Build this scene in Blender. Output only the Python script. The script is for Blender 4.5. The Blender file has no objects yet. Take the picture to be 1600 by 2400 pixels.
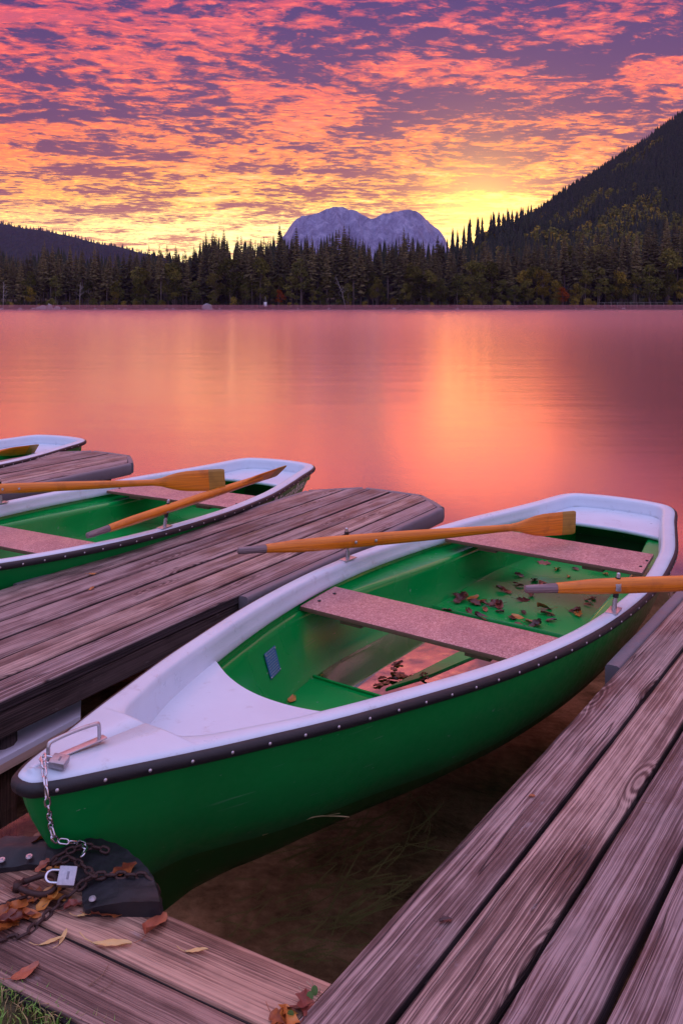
import bpy, bmesh, math, random
import numpy as np
from mathutils import Vector, Matrix, noise as mnoise
R = random.Random(7)
S = bpy.context.scene
COL = S.collection
rad = math.radians

# ------------------------------------------------------------------ camera
CAMZ = 1.57; FPX = 2000.0; CX = 800.0; YH = 716.0
cam_d = bpy.data.cameras.new('camera'); cam = bpy.data.objects.new('camera', cam_d); COL.objects.link(cam)
cam.location = (0, 0, CAMZ); cam.rotation_euler = (rad(90), 0, 0)
cam_d.sensor_fit = 'VERTICAL'; cam_d.sensor_height = 36; cam_d.lens = 36 * FPX / 2400
cam_d.shift_y = -(1200 - YH) / 2400
cam_d.clip_start = 0.05; cam_d.clip_end = 20000
S.camera = cam

def at(x, y, z):
    """point of the place at height z seen at a pixel of the 1600x2400 photograph"""
    Y = FPX * (CAMZ - z) / (y - YH)
    return Vector(((x - CX) * Y / FPX, Y, z))

# ------------------------------------------------------------------ node helpers
class NT:
    def __init__(s, tree): s.t = tree; s.n = tree.nodes; s.l = tree.links
    def node(s, typ, **kw):
        n = s.n.new(typ)
        for k, v in kw.items(): setattr(n, k, v)
        return n
    def put(s, n, key, v):
        sock = n.inputs[key]
        if isinstance(v, bpy.types.NodeSocket): s.l.new(v, sock)
        elif v is not None: sock.default_value = v
    def math(s, op, a, b=None, c=None, clamp=False):
        n = s.node('ShaderNodeMath', operation=op, use_clamp=clamp)
        s.put(n, 0, a)
        if b is not None: s.put(n, 1, b)
        if c is not None: s.put(n, 2, c)
        return n.outputs[0]
    def vmath(s, op, a, b=None):
        n = s.node('ShaderNodeVectorMath', operation=op); s.put(n, 0, a)
        if b is not None: s.put(n, 1, b)
        return n.outputs['Value'] if op in ('DOT_PRODUCT', 'LENGTH', 'DISTANCE') else n.outputs[0]
    def sep(s, v): n = s.node('ShaderNodeSeparateXYZ'); s.put(n, 0, v); return n.outputs
    def comb(s, x, y, z):
        n = s.node('ShaderNodeCombineXYZ'); s.put(n, 0, x); s.put(n, 1, y); s.put(n, 2, z); return n.outputs[0]
    def noise(s, v, scale=5, detail=4, rough=.55, dist=0, lac=2):
        n = s.node('ShaderNodeTexNoise'); s.put(n, 'Vector', v)
        for k, x in (('Scale', scale), ('Detail', detail), ('Roughness', rough), ('Distortion', dist), ('Lacunarity', lac)): n.inputs[k].default_value = x
        return n.outputs['Fac']
    def voro(s, v, scale=5, feature='F1', rand=1.0):
        n = s.node('ShaderNodeTexVoronoi', feature=feature); s.put(n, 'Vector', v)
        n.inputs['Scale'].default_value = scale; n.inputs['Randomness'].default_value = rand
        return n.outputs
    def ramp(s, f, stops, interp='LINEAR'):
        n = s.node('ShaderNodeValToRGB'); s.put(n, 0, f); cr = n.color_ramp; cr.interpolation = interp
        while len(cr.elements) < len(stops): cr.elements.new(0.5)
        for e, (p, c) in zip(cr.elements, stops):
            e.position = p; e.color = (c[0], c[1], c[2], 1) if hasattr(c, '__len__') else (c, c, c, 1)
        return n.outputs[0]
    def mix(s, f, a, b, mode='MIX'):
        n = s.node('ShaderNodeMix', data_type='RGBA', blend_type=mode)
        s.put(n, 0, f)
        for k, v in ((6, a), (7, b)):
            if isinstance(v, (tuple, list)): v = (v[0], v[1], v[2], 1)
            s.put(n, k, v)
        return n.outputs[2]
    def smooth(s, v, a, b):
        n = s.node('ShaderNodeMapRange', interpolation_type='SMOOTHSTEP'); s.put(n, 0, v)
        s.put(n, 1, a); s.put(n, 2, b); return n.outputs[0]
    def bump(s, h, strength=.5, dist=.01, nrm=None):
        n = s.node('ShaderNodeBump'); s.put(n, 'Height', h); n.inputs['Strength'].default_value = strength
        n.inputs['Distance'].default_value = dist
        if nrm is not None: s.put(n, 'Normal', nrm)
        return n.outputs[0]

def srgb(r, g, b):
    f = lambda c: (c / 255 / 12.92) if c <= 10 else ((c / 255 + .055) / 1.055) ** 2.4
    return (f(r), f(g), f(b))

# ------------------------------------------------------------------ sky
SUN_AZ = math.atan((1125 - CX) / FPX)             # to the right of straight ahead
SUN_EL = rad(6)
sun_dir = Vector((math.sin(SUN_AZ) * math.cos(SUN_EL), math.cos(SUN_AZ) * math.cos(SUN_EL), math.sin(SUN_EL)))
W = bpy.data.worlds.new('World'); S.world = W; W.use_nodes = True
nt = NT(W.node_tree); nt.n.clear()
tc = nt.node('ShaderNodeTexCoord')
dirv = nt.vmath('NORMALIZE', tc.outputs['Generated'])
sx, sy, sz = nt.sep(dirv)
el = nt.math('MAXIMUM', sz, 0.0)
inv = nt.math('DIVIDE', 1.0, nt.math('ADD', el, 0.045))
px_ = nt.math('MULTIPLY', sx, inv); py_ = nt.math('MULTIPLY', sy, inv)
cp = nt.comb(px_, py_, 3.7)
cpr = nt.node('ShaderNodeVectorRotate', rotation_type='Z_AXIS'); nt.put(cpr, 'Vector', cp); cpr.inputs['Angle'].default_value = rad(-12)
cp = cpr.outputs[0]
warp = nt.noise(cp, 1.3, 3, .5)
warpv = nt.vmath('ADD', cp, nt.comb(nt.math('MULTIPLY', nt.math('SUBTRACT', warp, .5), .30), nt.math('MULTIPLY', nt.math('SUBTRACT', nt.noise(cp, 1.7, 3), .5), .30), 0.0))
n_big = nt.noise(nt.vmath('MULTIPLY', warpv, (2.2, 2.8, 1)), 1.0, 5, .60)
n_mid = nt.noise(nt.vmath('MULTIPLY', warpv, (1.0, 1.4, 1)), 12.5, 6, .62)
n_fin = nt.noise(nt.vmath('MULTIPLY', cp, (1.0, 1.3, 1)), 40.0, 5, .68)
vorc = nt.voro(nt.vmath('ADD', warpv, nt.comb(nt.math('MULTIPLY', n_fin, .10), nt.math('MULTIPLY', n_mid, .12), 0.0)), 15.0, 'SMOOTH_F1')['Distance']
dens = nt.math('ADD', nt.math('MULTIPLY', n_big, .84), nt.math('ADD', nt.math('MULTIPLY', n_mid, .55), nt.math('ADD', nt.math('MULTIPLY', n_fin, .22), nt.math('MULTIPLY', vorc, -.16))))
# elevation in "photo height" units: 0 at horizon .. 0.36 at the top of the frame
hl = nt.math('SQRT', nt.math('ADD', nt.math('MULTIPLY', sx, sx), nt.math('MULTIPLY', sy, sy)))
tanel = nt.math('DIVIDE', el, nt.math('MAXIMUM', hl, 0.001))
v = nt.math('DIVIDE', tanel, nt.math('ADD', tanel, 0.36))          # 0.5 at top of frame, 1 at zenith
azd = nt.math('DIVIDE', nt.math('ADD', nt.math('MULTIPLY', sx, math.sin(SUN_AZ)), nt.math('MULTIPLY', sy, math.cos(SUN_AZ))), nt.math('MAXIMUM', hl, .001))
near_sun = nt.smooth(azd, .72, .99)     # 1 towards the glow
wide_sun = nt.smooth(azd, -.3, .98)
cs = srgb
lit_sun = nt.ramp(v, [(0, (2.3, 1.8, .70)), (.18, (2.4, 1.8, .65)), (.25, (2.0, 1.0, .12)), (.32, (1.7, .46, .07)), (.40, (1.35, .24, .10)), (.50, (1.0, .13, .15)), (.57, (2.6, .60, .66)), (.68, (2.4, .92, 1.05)), (.82, (.70, .60, .80)), (1, cs(192, 206, 244))])  # unseen band above the frame is brightened to colour the lake's reflection
lit_off = nt.ramp(v, [(0, (2.2, 1.3, .30)), (.17, (2.1, 1.05, .20)), (.24, (1.8, .48, .07)), (.32, (1.4, .20, .055)), (.42, (1.10, .10, .085)), (.51, (.80, .075, .15)), (.57, (2.2, .50, .64)), (.68, (2.0, .80, 1.0)), (.82, (.66, .58, .82)), (1, cs(192, 206, 244))])
drk_sun = nt.ramp(v, [(0, (1.3, .60, .20)), (.17, (1.10, .38, .15)), (.26, (.58, .15, .12)), (.35, (.28, .095, .16)), (.50, (.11, .058, .20)), (.57, (1.3, .34, .42)), (.70, (.90, .36, .46)), (.82, (.42, .42, .68)), (1, cs(180, 192, 232))])
drk_off = nt.ramp(v, [(0, (.95, .33, .20)), (.17, (.70, .19, .15)), (.26, (.34, .085, .12)), (.36, (.16, .065, .16)), (.50, (.060, .042, .18)), (.57, (1.0, .28, .42)), (.70, (.70, .32, .46)), (.82, (.38, .40, .68)), (1, cs(180, 192, 232))])
lit = nt.mix(near_sun, lit_off, lit_sun); drk = nt.mix(1.0, nt.mix(near_sun, drk_off, drk_sun), (.80, .82, .92), 'MULTIPLY')
# less cloud near the horizon
thr = nt.math('ADD', nt.math('SUBTRACT', .722, nt.math('MULTIPLY', nt.smooth(v, .32, .5), .022)), nt.math('MULTIPLY', nt.math('SUBTRACT', 1.0, nt.smooth(v, .10, .36)), .075))
cl = nt.smooth(nt.math('SUBTRACT', dens, thr), -.070, .085)
n_vein = nt.noise(nt.vmath('MULTIPLY', warpv, (1.0, 1.5, 1)), 21.0, 5, .62)
lit = nt.mix(nt.math('MULTIPLY', nt.smooth(n_vein, .60, .40), .55), lit, nt.mix(.55, lit, drk))
lit = nt.mix(nt.math('MULTIPLY', nt.smooth(n_vein, .52, .68), .50), lit, nt.mix(1.0, lit, (1.5, 2.1, 1.3), 'MULTIPLY'))
skyc = nt.mix(cl, lit, drk)
# bright yellow-white core veins where the cloud is thin, low over the glow
core = nt.math('MULTIPLY', nt.math('SUBTRACT', 1.0, nt.smooth(nt.math('SUBTRACT', dens, thr), -.20, -.05)), nt.math('MULTIPLY', nt.smooth(azd, .86, 1.0), nt.math('SUBTRACT', 1.0, nt.smooth(v, .12, .42))))
skyc = nt.mix(nt.math('MULTIPLY', core, .75), skyc, (1.8, 1.6, .85))
# pale blue-violet thin patches high up
hi = nt.math('MULTIPLY', nt.math('SUBTRACT', 1.0, nt.smooth(n_big, .30, .44)), nt.smooth(v, .30, .5))
skyc = nt.mix(nt.math('MULTIPLY', hi, .18), skyc, cs(150, 105, 160))
# glow round the rising sun
sd = nt.vmath('DOT_PRODUCT', dirv, tuple(Vector((math.sin(SUN_AZ), math.cos(SUN_AZ), math.tan(rad(4.8)))).normalized()))
glow = nt.math('POWER', nt.math('MAXIMUM', sd, 0.0), 600.0); wide_glow = nt.math('POWER', nt.math('MAXIMUM', sd, 0.0), 170.0)
skyc = nt.mix(nt.math('MULTIPLY', wide_glow, .22), skyc, (2.4, .95, .14))
skyc = nt.mix(nt.math('MULTIPLY', glow, .60), skyc, (3.6, 2.1, .40), 'MIX')
# away from the glow (behind the camera) the unseen cloud deck is made a calm bright lavender
behind = nt.math('SUBTRACT', 1.0, nt.smooth(azd, -.2, .55))
rear = nt.mix(nt.smooth(n_mid, .4, .6), cs(152, 166, 220), cs(178, 172, 218))
skyc = nt.mix(nt.math('MULTIPLY', behind, .85), skyc, rear)
# a little clear twilight air from the physical sky
nish = nt.node('ShaderNodeTexSky', sky_type='NISHITA', sun_disc=False, sun_elevation=SUN_EL, sun_rotation=SUN_AZ, altitude=800)
nt.put(nish, 'Vector', dirv)
tw = nt.mix(1.0, skyc, nt.mix(1.0, nish.outputs[0], (.004, .004, .004), 'MULTIPLY'), 'ADD')
boost = nt.math('ADD', nt.math('ADD', 1.0, nt.math('MULTIPLY', behind, .40)), nt.math('MULTIPLY', nt.smooth(v, .60, .9), .95))  # unseen sky overhead and behind brightened to fill the foreground
bgn = nt.node('ShaderNodeBackground'); nt.put(bgn, 0, tw); nt.put(bgn, 1, boost)
wo_ = nt.node('ShaderNodeOutputWorld'); nt.l.new(bgn.outputs[0], wo_.inputs[0])

# ------------------------------------------------------------------ sun (just behind the ridge, wide and warm)
sl = bpy.data.lights.new('sun', 'SUN'); sl.energy = 0.035; sl.angle = rad(13); sl.color = (1.0, .20, .03)
so = bpy.data.objects.new('sun', sl); COL.objects.link(so)
sun8 = Vector((math.sin(SUN_AZ) * math.cos(rad(7)), math.cos(SUN_AZ) * math.cos(rad(7)), math.sin(rad(7))))
so.rotation_euler = sun8.to_track_quat('Z', 'Y').to_euler()
S.view_settings.view_transform = 'Standard'; S.view_settings.look = 'None'; S.view_settings.exposure = 0; S.view_settings.gamma = 1
S.cycles.use_denoising = True
S.cycles.max_bounces = 8; S.cycles.transparent_max_bounces = 12; S.cycles.volume_bounces = 0
S.cycles.caustics_reflective = False; S.cycles.caustics_refractive = False

# ------------------------------------------------------------------ materials
def mat(name):
    m = bpy.data.materials.new(name); m.use_nodes = True; m.node_tree.nodes.clear()
    t = NT(m.node_tree); out = t.node('ShaderNodeOutputMaterial')
    return m, t, out
def pbsdf(t, out, color, rough=.5, metal=0, normal=None, spec=.5, coat=0, **kw):
    b = t.node('ShaderNodeBsdfPrincipled')
    if isinstance(color, (tuple, list)): color = (*color[:3], 1)
    t.put(b, 'Base Color', color); t.put(b, 'Roughness', rough); b.inputs['Metallic'].default_value = metal
    t.put(b, 'Specular IOR Level', spec); b.inputs['Coat Weight'].default_value = coat; b.inputs['Coat Roughness'].default_value = .08
    if normal is not None: t.put(b, 'Normal', normal)
    if out is not None: t.l.new(b.outputs[0], out.inputs[0])
    return b
def objco(t): return t.node('ShaderNodeTexCoord').outputs['Object']

def simple(name, color, rough=.5, metal=0, var=.15, vscale=20, bump=.0, bscale=200, spec=.5, coat=0, spots=None):
    m, t, out = mat(name); co = objco(t)
    n = t.noise(co, vscale, 5, .6)
    c = t.mix(t.math('MULTIPLY', n, 1.0), tuple(x * (1 - var) for x in color), tuple(min(1, x * (1 + var)) for x in color))
    nrm = t.bump(t.noise(co, bscale, 4, .6), bump, .003) if bump else None
    pbsdf(t, out, c, t.ramp(n, [(.3, rough * .8), (.7, min(1, rough * 1.25))]), metal, nrm, spec, coat)
    return m

def wood_deck(name, dark, mid, light, rough=.5, moss=0.0):
    m, t, out = mat(name)
    a = t.node('ShaderNodeAttribute', attribute_name='puv'); v = a.outputs['Vector']
    x, y, z = t.sep(v)
    # wavy grain
    w1 = t.noise(t.comb(t.math('MULTIPLY', x, 1.6), t.math('MULTIPLY', y, 7.0), z), 1.0, 2, .5)
    w2 = t.noise(t.comb(t.math('MULTIPLY', x, 6), t.math('MULTIPLY', y, 10.0), z), 1.0, 2, .5)
    # knots: sparse cells bend the grain round them
    kv = t.voro(t.comb(t.math('MULTIPLY', x, 1.5), t.math('MULTIPLY', y, 6.5), z), 1.0, 'F1')
    kd = kv['Distance']
    km = t.math('SUBTRACT', 1.0, t.smooth(kd, .06, .30)); kc = t.math('SUBTRACT', 1.0, t.smooth(kd, .05, .10))
    yy = t.math('ADD', y, t.math('ADD', t.math('MULTIPLY', t.math('SUBTRACT', w1, .5), .010), t.math('MULTIPLY', t.math('SUBTRACT', w2, .5), .005)))
    yy = t.math('ADD', yy, t.math('MULTIPLY', km, .02))
    rings = t.noise(t.comb(t.math('MULTIPLY', x, .42), t.math('MULTIPLY', yy, 230.0), z), 1.0, 3, .6)
    fine = t.noise(t.comb(t.math('MULTIPLY', x, 7.0), t.math('MULTIPLY', yy, 620.0), z), 1.0, 3, .6)
    broad = t.noise(t.comb(t.math('MULTIPLY', x, 1.1), t.math('MULTIPLY', yy, 16.0), z), 1.0, 4, .55)
    blot = t.noise(t.comb(t.math('MULTIPLY', x, 4.0), t.math('MULTIPLY', y, 9.0), z), 1.0, 6, .6)
    kr = t.math('MULTIPLY', t.math('MULTIPLY', t.math('SINE', t.math('MULTIPLY', kd, 95.0)), .10), km)
    crack = t.noise(t.comb(t.math('MULTIPLY', x, .8), t.math('MULTIPLY', yy, 26.0), t.math('ADD', z, 31.0)), 1.0, 2, .4)
    cr = t.math('SUBTRACT', 1.0, t.smooth(t.math('ABSOLUTE', t.math('SUBTRACT', crack, .5)), .0, .016))
    crm = t.math('MULTIPLY', cr, t.smooth(t.noise(t.comb(t.math('MULTIPLY', x, .9), t.math('MULTIPLY', y, 5.0), t.math('ADD', z, 11.0)), 1.0, 2), .50, .60))
    g = t.math('ADD', t.math('MULTIPLY', rings, .46), t.math('ADD', t.math('MULTIPLY', fine, .22), t.math('MULTIPLY', broad, .32)))
    g = t.math('ADD', g, kr)
    g2 = t.math('ADD', g, t.math('MULTIPLY', t.math('SUBTRACT', blot, .5), .30))
    col = t.ramp(g2, [(.37, dark), (.465, mid), (.555, light), (.68, tuple(min(1, c * 1.35) for c in light))])
    tone = t.noise(t.comb(z, 1.3, 2.1), 3.1, 0)
    col = t.mix(t.smooth(tone, .3, .7), t.mix(1.0, col, (.80, .76, .82), 'MULTIPLY'), t.mix(1.0, col, (1.12, 1.0, .94), 'MULTIPLY'))
    col = t.mix(t.math('MULTIPLY', t.smooth(blot, .56, .74), .55), col, tuple(c * .55 for c in mid))
    col = t.mix(t.math('MULTIPLY', km, .30), col, dark)
    col = t.mix(t.math('MULTIPLY', kc, .8), col, tuple(c * .55 for c in dark))
    col = t.mix(t.math('MULTIPLY', crm, .85), col, (.015, .01, .012))
    col = t.mix(t.math('MULTIPLY', t.smooth(t.noise(t.comb(x, t.math('MULTIPLY', y, 3), z), 9, 5, .7), .62, .75), .35), col, (.42, .38, .40))
    h = t.math('SUBTRACT', t.math('ADD', t.math('ADD', t.math('MULTIPLY', rings, .9), t.math('MULTIPLY', fine, .35)), t.math('MULTIPLY', kr, 2.0)), t.math('MULTIPLY', crm, 1.6))
    rr = t.ramp(blot, [(.35, rough * .7), (.65, min(1, rough * 1.25))])
    pbsdf(t, out, col, rr, 0, t.bump(h, .62, .004), .35)
    return m

M = {}
M['deck'] = wood_deck('weathered deck wood', (.030, .018, .018), (.140, .090, .082), (.43, .325, .285), .5)
M['landing'] = wood_deck('pale landing wood', (.050, .026, .020), (.20, .115, .085), (.44, .28, .205), .52)
M['beam'] = wood_deck('dark wet beam wood', (.012, .009, .010), (.030, .022, .022), (.085, .065, .065), .7)

def green_gel(name, c1, rough=.36, wet=False):
    m, t, out = mat(name); co = objco(t)
    n = t.noise(co, 3.0, 4, .6); n2 = t.noise(co, 35, 5, .65)
    col = t.mix(n, tuple(x * .8 for x in c1), tuple(x * 1.15 for x in c1))
    dirt = t.math('MULTIPLY', t.smooth(t.noise(t.vmath('MULTIPLY', co, (1, 1, 3)), 2.4, 6, .7), .60, .75), .22)
    col = t.mix(dirt, col, (.04, .045, .025))
    sc = t.math('MULTIPLY', t.smooth(t.noise(t.vmath('MULTIPLY', co, (14, 14, 40)), 1.6, 3, .7), .705, .73), .8)
    col = t.mix(sc, col, (.30, .38, .32))
    if wet:
        m2 = t.smooth(t.noise(co, 2.2, 3, .5), .42, .6)
        rr = t.ramp(m2, [(0, .16), (1, .36)])
    else:
        rr = t.ramp(n2, [(.3, rough * .8), (.7, rough * 1.5)])
    sc2 = t.math('MULTIPLY', t.smooth(t.noise(t.vmath('MULTIPLY', co, (5, 5, 90)), 1.0, 2, .5), .69, .71), t.smooth(t.noise(co, 1.7, 3, .6), .50, .62))
    col = t.mix(t.math('MULTIPLY', sc2, .40), col, (.22, .34, .26))
    # algae and dirt band near the waterline
    z = t.sep(co)[2]
    if not wet:
        band = t.math('MULTIPLY', t.math('SUBTRACT', 1.0, t.smooth(t.math('ADD', z, t.math('MULTIPLY', n, .06)), .01, .13)), .70)
        col = t.mix(band, col, (.020, .022, .014))
    pbsdf(t, out, col, rr, 0, t.bump(n2, .05, .003), .5 if wet else .30, 0)
    return m
M['hull'] = green_gel('dark green hull gelcoat', (.002, .235, .042))
M['inner'] = green_gel('wet green inner gelcoat', (.002, .30, .050), .26, True)
def white_gel():
    m, t, out = mat('white gelcoat'); co = objco(t)
    n = t.noise(co, 6, 5, .6); drops = t.voro(co, 120, 'F1')
    col = t.mix(n, (.52, .61, .69), (.66, .75, .82))
    col = t.mix(t.math('MULTIPLY', t.smooth(t.noise(co, 14, 6, .7), .56, .72), .42), col, (.34, .33, .34))
    dm = t.math('MULTIPLY', t.math('SUBTRACT', 1.0, t.smooth(drops['Distance'], .05, .34)), t.smooth(t.noise(co, 9, 3), .45, .6))
    h = t.math('ADD', t.math('MULTIPLY', t.noise(co, 260, 3, .6), .3), dm)
    pbsdf(t, out, col, t.ramp(n, [(.3, .26), (.7, .42)]), 0, t.bump(h, .22, .002), .5, .1)
    return m
M['white'] = white_gel()
M['rubber'] = simple('black rubber', (.012, .011, .014), .5, 0, .3, 30, .25, 120)
M['pad'] = simple('grey rubber fender', (.16, .145, .16), .45, 0, .25, 14, .35, 60)
M['steel'] = simple('galvanised steel', (.50, .48, .50), .34, .9, .2, 60, .15, 150)
M['screw'] = simple('screw steel', (.55, .52, .55), .38, .7, .1, 60)
M['chrome'] = simple('bright chain steel', (.62, .60, .64), .2, 1, .15, 80)
M['rust'] = simple('rusty chain iron', (.055, .026, .022), .6, .35, .5, 160, .5, 300)
M['blackplastic'] = simple('black bushing', (.012, .012, .014), .35)
M['brass'] = simple('padlock body', (.40, .36, .38), .38, .8, .45, 120)
def speckle():
    m, t, out = mat('red brown grit laminate'); co = objco(t)
    n = t.noise(co, 130, 3, .85); n2 = t.noise(co, 45, 3, .7); n3 = t.noise(co, 5, 4, .6)
    col = t.ramp(t.math('ADD', t.math('MULTIPLY', n, .7), t.math('MULTIPLY', n2, .3)), [(.36, (.24, .07, .075)), (.50, (.50, .215, .195)), (.64, (.80, .50, .44))])
    col = t.mix(t.math('MULTIPLY', t.smooth(n3, .35, .7), .3), col, (.17, .06, .08))
    pbsdf(t, out, col, t.ramp(n3, [(.3, .3), (.7, .5)]), 0, t.bump(n, .7, .0018), .5)
    return m
M['thwart'] = speckle()
def oarwood(name, ca, cb, rough, coat):
    m, t, out = mat(name); a = t.node('ShaderNodeAttribute', attribute_name='puv'); x, y, z = t.sep(a.outputs['Vector'])
    w = t.noise(t.comb(t.math('MULTIPLY', x, 2), t.math('MULTIPLY', y, 30), z), 1, 3, .5)
    g = t.noise(t.comb(t.math('MULTIPLY', x, 2.5), t.math('MULTIPLY', t.math('ADD', y, t.math('MULTIPLY', w, .02)), 190), z), 1, 4, .6)
    col = t.ramp(g, [(.3, ca), (.68, cb)])
    bl = t.noise(objco(t), 7, 5, .6)
    col = t.mix(t.math('MULTIPLY', t.smooth(bl, .52, .7), .4), col, tuple(c * .45 for c in ca))
    wet = t.voro(objco(t), 90, 'F1')['Distance']
    h = t.math('ADD', t.math('MULTIPLY', g, .2), t.math('SUBTRACT', 1.0, t.smooth(wet, .04, .25)))
    pbsdf(t, out, col, rough, 0, t.bump(h, .25, .002), .5, coat)
    return m
M['oar'] = oarwood('varnished orange oar wood', (.50, .115, .004), (.86, .25, .008), .34, .12)
M['oartip'] = oarwood('worn olive blade end', (.26, .13, .018), (.46, .24, .035), .4, .15)
M['grip'] = oarwood('grey bare grip wood', (.09, .055, .06), (.30, .20, .20), .6, 0)
def leafm(name, a, b, c):
    m, t, out = mat(name); co = objco(t); n = t.noise(co, 22, 4, .6)
    oi = t.node('ShaderNodeObjectInfo')
    rmp = t.ramp(t.math('ADD', t.math('MULTIPLY', n, .6), t.math('MULTIPLY', oi.outputs['Random'], .4)), [(.28, a), (.5, b), (.75, c)])
    pbsdf(t, out, rmp, .35, 0, t.bump(t.noise(co, 60, 3), .5, .002), .5)
    return m
M['leaf'] = leafm('autumn leaf', (.13, .025, .012), (.42, .12, .025), (.62, .27, .06))
M['leafdark'] = leafm('wet brown leaf', (.06, .014, .012), (.20, .045, .030), (.42, .13, .06))
M['seed'] = leafm('pale seed wing', (.45, .24, .08), (.62, .38, .13), (.7, .46, .2))
M['twig'] = simple('dry twig', (.22, .12, .07), .6)
M['reed'] = simple('pale reed', (.40, .30, .14), .5)

# ------------------------------------------------------------------ mesh builder
class MB:
    def __init__(s): s.v = []; s.f = []; s.uv = []; s.mi = []
    def add(s, vs, fs, uv=None, mi=0):
        b = len(s.v); s.v += [tuple(p) for p in vs]
        s.uv += (uv if uv else [(0, 0, 0)] * len(vs))
        s.f += [tuple(i + b for i in q) for q in fs]; s.mi += [mi] * len(fs)
        return b
    def grid(s, rows, closed=False, uvf=None, mi=0, flip=False):
        """rows: list of lists of points, all the same length"""
        n = len(rows[0]); vs = [p for r in rows for p in r]; fs = []
        for i in range(len(rows) - 1):
            for j in range(n if closed else n - 1):
                k = (j + 1) % n
                q = (i * n + j, i * n + k, (i + 1) * n + k, (i + 1) * n + j)
                fs.append(q[::-1] if flip else q)
        uv = None
        if uvf: uv = [uvf(i, j) for i in range(len(rows)) for j in range(n)]
        return s.add(vs, fs, uv, mi)
    def tube(s, pts, r, seg=8, cap=True, squash=1.0, mi=0, rnd=0.0):
        pts = [Vector(p) for p in pts]; rs = r if hasattr(r, '__len__') else [r] * len(pts)
        rows = []; prev = None; L = 0; Ls = []
        for i, p in enumerate(pts):
            if i: L += (p - pts[i - 1]).length
            Ls.append(L)
            a = pts[max(0, i - 1)]; b = pts[min(len(pts) - 1, i + 1)]
            d = (b - a).normalized()
            if prev is None:
                up = Vector((0, 0, 1)) if abs(d.z) < .9 else Vector((1, 0, 0))
                sd = d.cross(up).normalized()
            else:
                sd = (prev - d * prev.dot(d)).normalized()
            prev = sd; u2 = sd.cross(d)
            rows.append([p + (sd * math.cos(2 * math.pi * k / seg) + u2 * math.sin(2 * math.pi * k / seg) * squash) * rs[i] for k in range(seg)])
        b = s.grid(rows, True, lambda i, j: (Ls[i], j * rs[i] * 6.28 / seg, rnd), mi)
        if cap:
            n = len(s.v)
            s.f.append(tuple(range(b + seg - 1, b - 1, -1))); s.mi.append(mi)
            e = b + (len(pts) - 1) * seg; s.f.append(tuple(range(e, e + seg))); s.mi.append(mi)
        return b
    def box(s, c, sx, sy, sz, rot=None, bev=0.0, mi=0):
        """box centred at c with half sizes; rot a 3x3; chamfered along all edges if bev"""
        rot = rot or Matrix.Identity(3)
        bm = bmesh.new(); bmesh.ops.create_cube(bm, size=2)
        for v in bm.verts: v.co = Vector((v.co.x * sx, v.co.y * sy, v.co.z * sz))
        if bev: bmesh.ops.bevel(bm, geom=bm.edges[:] , offset=bev, segments=2, affect='EDGES', profile=.6)
        bm.verts.index_update()
        vs = [Vector(c) + rot @ v.co for v in bm.verts]; fs = [tuple(v.index for v in f.verts) for f in bm.faces]
        uv = [(v.co.x + c[0] * .37, v.co.y + v.co.z, c[0] * 3.1) for v in bm.verts]
        bm.free(); s.add(vs, fs, uv, mi)
    def build(s, name, m, parent=None, smooth=True, auto=None):
        me = bpy.data.meshes.new(name); me.from_pydata(s.v, [], s.f)
        for mm in (m if isinstance(m, (list, tuple)) else [m]): me.materials.append(mm)
        if any(s.mi): me.polygons.foreach_set('material_index', s.mi)
        a = me.attributes.new('puv', 'FLOAT_VECTOR', 'POINT')
        a.data.foreach_set('vector', [x for t in s.uv for x in t])
        if smooth: me.polygons.foreach_set('use_smooth', [True] * len(me.polygons))
        me.update()
        if smooth and auto:
            bm = bmesh.new(); bm.from_mesh(me)
            for e in bm.edges:
                if len(e.link_faces) == 2 and e.calc_face_angle(0) > rad(auto): e.smooth = False
            bm.to_mesh(me); bm.free()
        o = bpy.data.objects.new(name, me); COL.objects.link(o)
        if parent: o.parent = parent
        return o

def tag(o, label=None, cat=None, group=None, kind=None):
    if label: o['label'] = label
    if cat: o['category'] = cat
    if group: o['group'] = group
    if kind: o['kind'] = kind
    return o
def empty(name, loc=(0, 0, 0), rz=0.0):
    e = bpy.data.objects.new(name, None); COL.objects.link(e); e.location = loc; e.rotation_euler = (0, 0, rz); e.empty_display_size = .1
    return e
def copy_tree(o, parent=None):
    c = o.copy(); COL.objects.link(c)
    if parent: c.parent = parent
    for ch in list(o.children): copy_tree(ch, c)
    return c

# ------------------------------------------------------------------ far shore, slopes and mountain
def sstep(a, b, x): t = min(1, max(0, (x - a) / (b - a))); return t * t * (3 - 2 * t)
def ground_h(x, y):
    base = .5 * sstep(338, 346, y) + .020 * min(650, max(0, y - 350))
    base += 3.0 * sstep(345, 420, y) * (.5 + .5 * mnoise.noise(Vector((x * .012, y * .012, 0))))
    k = x + 6 * mnoise.noise(Vector((x * .02, y * .01, 4)))
    # wooded knoll joining the slope on the right
    base += 11 * sstep(20, 130, k) * sstep(400, 620, y) + 7 * sstep(70, 150, k) * sstep(360, 520, y)
    # the steep flank
    r = (k - 112) * .66
    r = r if r > 18 else (18 * math.exp((r - 18) / 18) if r > -60 else 0)
    r = min(r, 330)
    base += r * sstep(430, 840, y) * (1 - .75 * sstep(900, 1250, y))
    base += 24 * math.exp(-((x - 122) / 42) ** 2 - ((y - 660) / 90) ** 2)
    base += 5 * mnoise.noise(Vector((x * .03, y * .03, 2))) * sstep(420, 600, y)
    return base
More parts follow.
